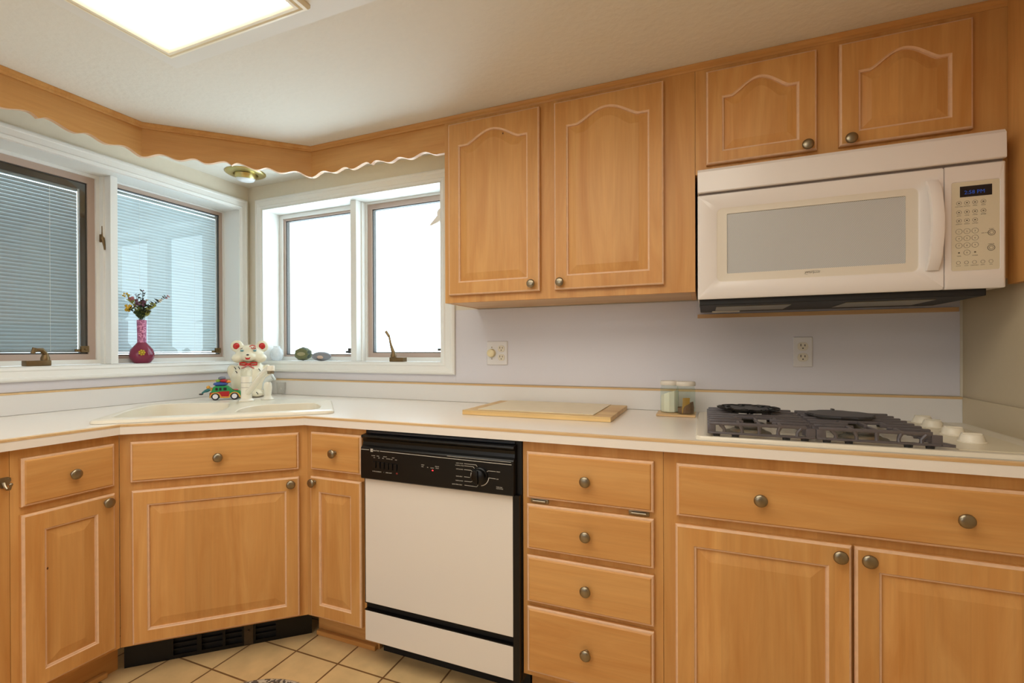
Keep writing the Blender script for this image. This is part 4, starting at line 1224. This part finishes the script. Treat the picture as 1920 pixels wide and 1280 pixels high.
bm = BM(); ball(bm, (0, -0.077, 0.219), (0.007, 0.005, 0.004), 2); link('nose', bm, M_blk, br, smooth='all')
bm = BM()
ball(bm, (0, -0.076, 0.199), (0.011, 0.005, 0.005), 2); ball(bm, (-0.008, -0.075, 0.203), (0.006, 0.004, 0.002), 2, M=Matrix.Rotation(0.6, 4, 'Y')); ball(bm, (0.008, -0.075, 0.203), (0.006, 0.004, 0.002), 2, M=Matrix.Rotation(-0.6, 4, 'Y'))
link('mouth', bm, M_red, br, smooth='all')
bm = BM()
for s in (-1, 1):
    tube(bm, [(0, -0.060, 0.170), (s*0.018, -0.061, 0.179), (s*0.040, -0.050, 0.177), (s*0.040, -0.052, 0.168), (s*0.018, -0.063, 0.166), (0, -0.062, 0.169)], 0.0036, 8)
    tube(bm, [(0, -0.064, 0.168), (s*0.018, -0.072, 0.155), (s*0.030, -0.072, 0.150)], [0.004, 0.0035, 0.002], 8)
ball(bm, (0, -0.064, 0.170), (0.008, 0.005, 0.007), 2)
link('bow', bm, M_red, br, smooth=True)
bm = BM()
tube(bm, [(0.005, -0.052, 0.262), (0.018, -0.050, 0.268), (0.032, -0.044, 0.264), (0.024, -0.050, 0.256)], 0.0035, 6)
tube(bm, [(0.012, -0.054, 0.255), (0.03, -0.05, 0.250), (0.034, -0.046, 0.258)], 0.003, 6)
link('forehead_ribbon', bm, mat('pink_glaze', (214, 110, 96), 0.3), br, smooth=True)
for x, z, yo in ((-0.040, 0.152, -0.062), (-0.052, 0.130, -0.062), (-0.060, 0.150, -0.048), (0.020, 0.020, -0.098), (0.048, 0.022, -0.096), (0.055, 0.140, -0.062)):
    bm = BM(); tube(bm, [(x-0.006, yo-0.001, z+0.006), (x, yo-0.006, z), (x+0.002, yo-0.004, z-0.006)], 0.002, 6); link('painted_mark', bm, M_blk, br)

# ------------------------------------------------------------------ toy car
tc_ = empty('toy_car', (0.236, -0.338, 0.9145), math.radians(47))
tag(tc_, 'small green and red toy car with luggage on its roof, beside the bear jar', 'toy car')
M_g = mat('toy_green', (40, 150, 84), 0.35); M_r = mat('toy_red', (178, 26, 32), 0.35); M_y = mat('toy_yellow', (220, 160, 62), 0.4)
M_bl = mat('toy_blue', (58, 88, 160), 0.45); M_w = mat('toy_white', (232, 228, 230), 0.4); M_k = mat('toy_black', (34, 30, 34), 0.5); M_o = mat('toy_orange', (236, 130, 44), 0.45)
bm = BM()
bodyp = [(-0.066, 0.014), (0.068, 0.014), (0.070, 0.030), (0.066, 0.042), (0.028, 0.045), (0.018, 0.060), (0.012, 0.068), (-0.046, 0.068), (-0.052, 0.060), (-0.054, 0.042), (-0.066, 0.038)]
poly_prism(bm, bodyp, lambda u, v, d: (u, d, v), -0.026, 0.026)
bmesh.ops.bevel(bm, geom=bm.edges[:], offset=0.003, segments=2, affect='EDGES')
body = link('car_body', bm, M_g, tc_, smooth=True)
bm = BM(); poly_prism(bm, [(-0.064, 0.020), (0.018, 0.016), (0.020, 0.042), (-0.010, 0.042), (-0.064, 0.036)], lambda u, v, d: (u, d, v), -0.0285, -0.0262); link('side_panel', bm, M_r, tc_)
bm = BM()
for wx_ in (-0.040, 0.042):
    tube(bm, [(wx_+0.0225*math.cos(PI*k/10), -0.028, 0.013+0.0225*math.sin(PI*k/10)) for k in range(11)], 0.0035, 6)
tube(bm, [(-0.064, -0.028, 0.013), (-0.062, -0.028, 0.013)], 0.003, 6); tube(bm, [(-0.018, -0.028, 0.013), (0.020, -0.028, 0.013)], 0.004, 6); tube(bm, [(0.064, -0.028, 0.013), (0.070, -0.027, 0.013)], 0.003, 6)
link('running_board', bm, M_y, tc_, smooth=True)
bm = BM()
for a, b in ((-0.040, -0.030), (-0.024, -0.014), (-0.006, 0.008)): box(bm, a, b, -0.0275, -0.0262, 0.047, 0.060, 0.001)
link('side_window', bm, M_k, tc_)
for wx_ in (-0.040, 0.042):
    for wy in (-0.027, 0.027):
        bm = BM(); lathe(bm, [(0.0165, -0.005), (0.0175, -0.003), (0.0175, 0.003), (0.0165, 0.005)], 20, Matrix.Translation((wx_, wy, 0.0178)) @ Matrix.Rotation(PI/2, 4, 'X')); w_ = link('wheel', bm, M_k, tc_, smooth=True)
        bm = BM(); lathe(bm, [(0.0115, 0), (0.0115, 0.0015), (0, 0.0025)], 16, Matrix.Translation((wx_, wy+(-0.0052 if wy < 0 else 0.0052), 0.0178)) @ Matrix.Rotation(PI/2 if wy < 0 else -PI/2, 4, 'X')); link('hubcap', bm, M_w, w_, smooth=True)
for nm, c, r, m_ in (('luggage', (-0.020, 0, 0.077), (0.034, 0.024, 0.011), M_bl), ('luggage', (-0.006, -0.004, 0.092), (0.017, 0.016, 0.009), M_r), ('luggage', (0.012, 0, 0.087), (0.014, 0.014, 0.007), M_o),
                      ('luggage', (-0.030, 0.002, 0.092), (0.012, 0.012, 0.008), mat('toy_lime', (150, 190, 60), 0.5)), ('luggage', (-0.014, 0.002, 0.105), (0.018, 0.014, 0.009), mat('toy_grey', (118, 122, 136), 0.5))):
    bm = BM(); ball(bm, c, r, 2); link(nm, bm, m_, tc_, smooth='all')
bm = BM(); ball(bm, (0.046, -0.006, 0.047), (0.012, 0.012, 0.005), 2); link('hood_ornament', bm, mat('toy_pink', (206, 110, 104), 0.4), tc_, smooth='all')
bm = BM()
tube(bm, [(-0.056, -0.004, 0.060), (-0.056, -0.006, 0.044)], [0.009, 0.008], 8)
ball(bm, (-0.072, -0.006, 0.062), (0.009, 0.009, 0.009), 2, 0)
tube(bm, [(-0.066, -0.006, 0.052), (-0.078, -0.008, 0.046), (-0.088, -0.008, 0.043)], [0.007, 0.008, 0.006], 8, 1)
tube(bm, [(-0.088, -0.008, 0.043), (-0.098, -0.010, 0.034)], [0.005, 0.004], 8, 1)
ball(bm, (-0.102, -0.010, 0.030), (0.010, 0.005, 0.004), 2, 2)
link('trailing_figure', bm, [M_y, mat('toy_teal', (40, 110, 112), 0.5), M_k], tc_, smooth=True)

# ------------------------------------------------------------------ things on the window sills
vs_ = empty('flower_vase', (-0.058, -0.5490, 1.0972), 0.0)
tag(vs_, 'magenta bottle vase with dried flowers on the left window sill', 'vase')
M_mag = mat('magenta_glass', (128, 36, 66), 0.18, spec=0.6, noise=0.25, nscale=30)
def speckle(name, a, b, sc):
    m, n, l, p = nmat(name)
    tc = n.new('ShaderNodeTexCoord'); v = n.new('ShaderNodeTexVoronoi'); v.inputs['Scale'].default_value = sc
    l.new(tc.outputs['Object'], v.inputs['Vector'])
    cr = n.new('ShaderNodeValToRGB'); cr.color_ramp.elements[0].position = 0.2; cr.color_ramp.elements[0].color = lin(*a); cr.color_ramp.elements[1].position = 0.7; cr.color_ramp.elements[1].color = lin(*b)
    sp_ = n.new('ShaderNodeSeparateColor'); l.new(v.outputs['Color'], sp_.inputs[0]); l.new(sp_.outputs[0], cr.inputs['Fac'])
    l.new(cr.outputs['Color'], p.inputs['Base Color']); p.inputs['Roughness'].default_value = 0.4
    return m
bm = BM(); lathe(bm, [(0.030, 0), (0.036, 0.003), (0.048, 0.022), (0.0515, 0.042), (0.045, 0.065), (0.028, 0.086), (0.0185, 0.098)], 28, cap=False)
bm.faces.new([v for v in bm.verts if abs(v.co.z) < 1e-6]) if False else None
link('vase_bulb', bm, M_mag, vs_, smooth='all')
bm = BM(); lathe(bm, [(0.0186, 0.0975), (0.0178, 0.12), (0.0188, 0.16), (0.0198, 0.205), (0.0165, 0.205), (0.015, 0.10)], 24, cap=False)
link('vase_neck', bm, speckle('speckled_neck', (222, 150, 184), (150, 70, 112), 170), vs_, smooth='all')
vdir = Vector((2.4157+0.058, -2.0352+0.549, 0)).normalized()
vright = Vector((-vdir.y, vdir.x, 0))
bm = BM()
fcn = vdir*0.0495+Vector((0, 0, 0.050))
for k in range(7):
    a = 2*PI*k/7
    ball(bm, fcn+vright*0.010*math.cos(a)+Vector((0, 0, 0.010*math.sin(a))), 0.0048, 1)
ball(bm, fcn+vdir*0.002, 0.006, 1)
link('painted_flower', bm, mat('yellow_flower', (206, 182, 40), 0.5), vs_)
M_lf = mat('dried_leaf', (62, 78, 40), 0.7, noise=0.3, nscale=60); M_lf2 = mat('olive_leaf', (150, 152, 70), 0.7, noise=0.25, nscale=60); M_dk = mat('dark_leaf', (48, 52, 44), 0.7)
M_yel = mat('yellow_bloom', (222, 178, 50), 0.7); M_pur = mat('purple_bloom', (112, 70, 92), 0.7, noise=0.2, nscale=60); M_pnk = mat('dusty_pink_bloom', (176, 112, 116), 0.7); M_wht = mat('pale_bloom', (222, 206, 178), 0.7)
def leafblade(bm, p, d, L, w, mi):
    d = d.normalized(); s = d.cross(Vector((random.uniform(-1, 1), random.uniform(-1, 1), 0.4))).normalized()
    pts = [p, p+d*L*0.45+s*w, p+d*L, p+d*L*0.45-s*w]
    try: f = bm.faces.new([bm.verts.new(q) for q in pts]); f.material_index = mi
    except ValueError: pass
def sprig(r, h, mats_, leaves, bloom, ll=0.026, start=0.25, lean=0.0):
    """r: sideways reach at the tip, h: tip height above the vase mouth"""
    r *= 0.74; h *= 0.84; ll *= 0.95
    bm = BM()
    base = Vector((0, 0, 0.15)); mouth = Vector((random.uniform(-0.008, 0.008), random.uniform(-0.008, 0.008), 0.20))
    tipv = vright*r+vdir*lean+Vector((0, 0, 0.20+h))
    pts = [base, mouth]
    for k in range(1, 7):
        t = k/6
        pts.append(mouth.lerp(tipv, t)+vright*(-r*0.18*math.sin(PI*t)))
    tube(bm, pts, 0.0011, 5, 0)
    for k in range(leaves):
        t = start+(1-start)*k/leaves
        f = t*6; i = int(min(5, f)); p = pts[i+1].lerp(pts[i+2], f-i)
        a = random.uniform(0, 2*PI)
        dd_ = Vector((math.cos(a), math.sin(a), random.uniform(0.3, 1.0)))
        leafblade(bm, p, dd_, ll*random.uniform(0.7, 1.2), ll*0.16, 1)
    if bloom:
        for k in range(bloom[1]):
            q = pts[-1]+Vector((random.uniform(-1, 1), random.uniform(-1, 1), random.uniform(-1, 1)))*bloom[0]
            ball(bm, q, bloom[2], 1, 2)
    link('sprig', bm, mats_, vs_, recalc=False)
for a in ((-0.078, 0.148, [M_lf2, M_lf2, M_yel], 22, (0.010, 6, 0.0045)), (-0.066, 0.070, [M_lf, M_lf, M_yel], 20, (0.014, 12, 0.007)),
          (-0.048, 0.122, [M_lf, M_lf2, M_pnk], 20, (0.010, 9, 0.006)), (-0.030, 0.150, [M_dk, M_dk, M_pur], 12, (0.003, 3, 0.002)),
          (0.006, 0.172, [M_dk, M_dk, M_pur], 20, (0.003, 3, 0.003)), (-0.012, 0.100, [M_lf, M_lf, M_pur], 26, (0.015, 14, 0.0065)),
          (0.016, 0.104, [M_lf, M_lf, M_pur], 24, (0.012, 10, 0.006)), (0.026, 0.118, [M_lf, M_dk, M_wht], 18, (0.006, 4, 0.003)),
          (0.062, 0.092, [M_lf2, M_lf2, M_lf2], 30, (0.010, 8, 0.005)), (0.100, 0.120, [M_dk, M_dk, M_wht], 20, (0.008, 6, 0.004)),
          (0.138, 0.146, [M_dk, M_dk, M_pnk], 22, (0.008, 6, 0.0035)), (0.0, 0.06, [M_lf, M_lf, M_pur], 34, None), (-0.03, 0.055, [M_lf, M_lf, M_pur], 30, None), (0.03, 0.055, [M_lf, M_lf, M_pur], 30, None)):
    sprig(*a)

bm = BM()
rr = Matrix.Translation((0.158, 0.050, 1.0967))
lathe(bm, [(0.018, 0.0), (0.024, 0.002), (0.033, 0.018), (0.036, 0.040), (0.032, 0.060), (0.022, 0.074), (0.017, 0.078), (0.018, 0.084), (0.015, 0.084), (0.014, 0.078), (0.030, 0.058), (0.033, 0.04), (0.03, 0.02), (0.016, 0.004), (0, 0.004)], 20, rr, cap=False)
def frosted():
    m, n, l, p = nmat('cut_glass')
    p.inputs['Base Color'].default_value = (0.92, 0.95, 0.97, 1); p.inputs['Roughness'].default_value = 0.12
    p.inputs['Alpha'].default_value = 0.35
    tc = n.new('ShaderNodeTexCoord'); v = n.new('ShaderNodeTexVoronoi'); v.inputs['Scale'].default_value = 110; l.new(tc.outputs['Object'], v.inputs['Vector'])
    b = n.new('ShaderNodeBump'); b.inputs['Strength'].default_value = 0.8; b.inputs['Distance'].default_value = 0.003
    l.new(v.outputs['Distance'], b.inputs['Height']); l.new(b.outputs[0], p.inputs['Normal'])
    return m
tag(link('glass_candle_holder', bm, frosted(), smooth='all'), 'round cut-glass ornament at the left end of the back window sill', 'ornament')
gd = empty('geode_half', (0.356, 0.050, 1.0968), math.radians(36))
tag(gd, 'round green agate half geode standing on the back window sill', 'stone')
bm = BM()
t_ = bmesh.new(); bmesh.ops.create_icosphere(t_, subdivisions=2, radius=1.0)
for v in t_.verts: v.co *= 0.93+0.09*random.random()
merge(bm, t_, 0, Matrix.Translation((0, 0.004, 0.0385)) @ Matrix.Diagonal((0.049, 0.026, 0.0385, 1)))
link('rind', bm, speckle('green_rind', (112, 116, 84), (62, 76, 66), 60), gd)
bm = BM(); lathe(bm, [(0.034, 0), (0.030, 0.002), (0, 0.002)], 10, Matrix.Translation((-0.008, -0.0185, 0.0390)) @ Matrix.Rotation(PI/2, 4, 'X') @ Matrix.Diagonal((1, 0.9, 1, 1))); link('cut_face', bm, mat('agate_face', (108, 112, 76), 0.25, noise=0.25, nscale=50), gd)
bm = BM(); ball(bm, (-0.008, -0.0205, 0.038), (0.022, 0.002, 0.011), 2); link('core', bm, mat('agate_core', (158, 152, 112), 0.3, noise=0.2, nscale=80), gd)
gs = empty('agate_pebble', (0.488, 0.048, 1.0968), math.radians(34))
tag(gs, 'small flat grey agate with pink centre on the back window sill', 'stone')
bm = BM(); ball(bm, (0, 0, 0.0255), (0.051, 0.024, 0.0255), 3); link('rind', bm, mat('grey_agate', (134, 136, 142), 0.35, noise=0.2, nscale=40), gs, smooth='all')
bm = BM(); ball(bm, (-0.004, -0.0165, 0.023), (0.026, 0.006, 0.0155), 2); link('dark_ring', bm, mat('dark_agate', (62, 58, 56), 0.3), gs, smooth='all')
bm = BM(); ball(bm, (-0.003, -0.0200, 0.022), (0.019, 0.005, 0.011), 2); link('core', bm, mat('pink_agate', (206, 178, 160), 0.3, noise=0.15, nscale=60), gs, smooth='all')

# pale bird ornament hanging in the window, half behind the wall cabinet
bd = empty('bird_ornament', (1.2500, 0.060, 1.822))
tag(bd, 'pale hanging bird ornament half hidden behind the wall cabinet', 'ornament')
M_bird = mat('pale_ceramic', (232, 222, 210), 0.5)
bm = BM(); ball(bm, (0, 0, 0), (0.042, 0.022, 0.030), 3); ball(bm, (0.044, 0, 0.016), (0.020, 0.017, 0.017), 2)
link('body', bm, M_bird, bd, smooth='all')
bm = BM(); poly_prism(bm, [(-0.018, 0.010), (-0.082, -0.052), (-0.076, -0.056), (-0.032, -0.042), (-0.008, -0.020)], lambda u, v, d: (u, d, v), -0.005, 0.005); link('tail', bm, M_bird, bd)
bm = BM(); tube(bm, [(0, 0, 0.028), (0, 0, 0.122)], 0.0006, 5); link('hanging_thread', bm, M_bird, bd)

# ------------------------------------------------------------------ ceiling lights
def panel_light(x0, x1, y0, y1, label):
    root = empty('ceiling_light_panel', ((x0+x1)/2, (y0+y1)/2, ZC-0.0005))
    tag(root, label, 'ceiling light', 'luminous ceiling panels')
    w, h = (x1-x0)/2, (y1-y0)/2
    bm = BM()
    xy = lambda d, z: [(-w+d, -h+d, z), (w-d, -h+d, z), (w-d, h-d, z), (-w+d, h-d, z)]
    loft(bm, [xy(0, 0), xy(0, -0.010), xy(0.004, -0.016), xy(0.012, -0.018), xy(0.016, -0.013), xy(0.020, -0.019), xy(0.029, -0.0195), xy(0.033, -0.014), xy(0.033, 0)])
    link('frame', bm, mat('cream_lamp_trim', (244, 236, 214), 0.4), root, smooth=True)
    bm = BM(); box(bm, -w+0.0335, w-0.0335, -h+0.0335, h-0.0335, -0.008, -0.004); link('diffuser', bm, M_diff, root)
PX = [(0.871, 1.437), (1.487, 2.053), (2.103, 2.669)]
panel_light(PX[0][0], PX[0][1], -2.20, -1.013, 'large lit ceiling panel at the top left of the picture')
panel_light(PX[1][0], PX[1][1], -2.20, -1.030, 'lit ceiling panel whose corner shows right of the large one')
panel_light(PX[2][0], PX[2][1], -2.20, -1.030, 'added unseen lit ceiling panel farthest right, brightening the right worktop')  # extra panel out of view, added to light the right-hand worktop
bm = BM()
holed(bm, [(0.815, -2.26), (2.73, -2.26), (2.73, -0.958), (0.815, -0.958)],
      [[(PX[0][0]-0.001, -2.201), (PX[0][1]+0.001, -2.201), (PX[0][1]+0.001, -1.012), (PX[0][0]-0.001, -1.012)],
       [(PX[1][0]-0.001, -2.201), (PX[1][1]+0.001, -2.201), (PX[1][1]+0.001, -1.029), (PX[1][0]-0.001, -1.029)],
       [(PX[2][0]-0.001, -2.201), (PX[2][1]+0.001, -2.201), (PX[2][1]+0.001, -1.029), (PX[2][0]-0.001, -1.029)]], lambda u, v, d: (u, v, d), ZC-0.003, ZC-0.0005)
tag(link('trim_4', bm, M_smooth), kind='structure')
dl = empty('recessed_downlight', (0.196, -0.182, ZC-0.0005))
tag(dl, 'brass recessed ceiling downlight in the corner behind the valance', 'ceiling light')
bm = BM(); lathe(bm, [(0.098, 0), (0.098, -0.003), (0.090, -0.008), (0.062, -0.012), (0.058, -0.010), (0.056, 0)], 36, cap=False); link('trim_ring', bm, M_brass, dl, smooth='all')
bm = BM(); lathe(bm, [(0.052, -0.001), (0.052, -0.026), (0.049, -0.028), (0.047, -0.024), (0.047, -0.001)], 32, Matrix.Rotation(math.radians(12), 4, Vector((1, 1, 0))), cap=False); link('eyeball', bm, M_brass, dl, smooth='all')
bm = BM(); lathe(bm, [(0.046, -0.012), (0.046, -0.030), (0.040, -0.040), (0.02, -0.044), (0, -0.045)], 28, cap=False); link('bulb', bm, mat('frosted_bulb', (232, 234, 236), 0.3), dl, smooth='all')

# ------------------------------------------------------------------ rug
rg = BM()
rcx, rcy = 1.203, -1.073
for k in range(15):
    ra = rb = 0.2415-k*0.0162
    tube(rg, [(rcx+ra*math.cos(2*PI*i/48), rcy+rb*math.sin(2*PI*i/48), ZF+0.009) for i in range(49)], 0.0085, 6, cap=False)
def braid():
    m, n, l, p = nmat('braided_wool')
    tc = n.new('ShaderNodeTexCoord'); v = n.new('ShaderNodeTexVoronoi'); v.inputs['Scale'].default_value = 130; l.new(tc.outputs['Object'], v.inputs['Vector'])
    cr = n.new('ShaderNodeValToRGB'); cr.color_ramp.interpolation = 'CONSTANT'
    cr.color_ramp.elements[0].color = lin(86, 74, 66); cr.color_ramp.elements[1].position = 0.45; cr.color_ramp.elements[1].color = lin(188, 172, 150)
    s = n.new('ShaderNodeSeparateColor'); l.new(v.outputs['Color'], s.inputs[0]); l.new(s.outputs[0], cr.inputs['Fac'])
    l.new(cr.outputs['Color'], p.inputs['Base Color']); p.inputs['Roughness'].default_value = 0.9
    return m
tag(link('braided_rug', rg, braid(), smooth='all'), 'grey braided rug whose rim shows on the tiles at the bottom edge', 'rug')

# ------------------------------------------------------------------ outdoors
nh = empty('neighbour_house', (3.2, 4.6, 0.0))
tag(nh, 'pale sided house seen faintly through the back window', 'house')
bm = BM()
box(bm, -3.3, 3.0, 0.0, 3.0, -0.6, 1.70)
for k in range(19): 
    poly_prism(bm, [(0.0, -0.6+k*0.12), (-0.022, -0.6+k*0.12), (-0.004, -0.6+k*0.12+0.118), (0.0, -0.6+k*0.12+0.118)], lambda y, z, d: (d, y, z), -3.3, 3.0)
link('siding', bm, mat('pale_siding', (236, 240, 244), 0.7), nh)
bm = BM(); poly_prism(bm, [(-0.25, 1.70), (3.25, 1.70), (1.5, 2.3)], lambda y, z, d: (d, y, z), -3.5, 3.2); link('roof', bm, mat('pale_roof', (232, 234, 238), 0.8), nh)
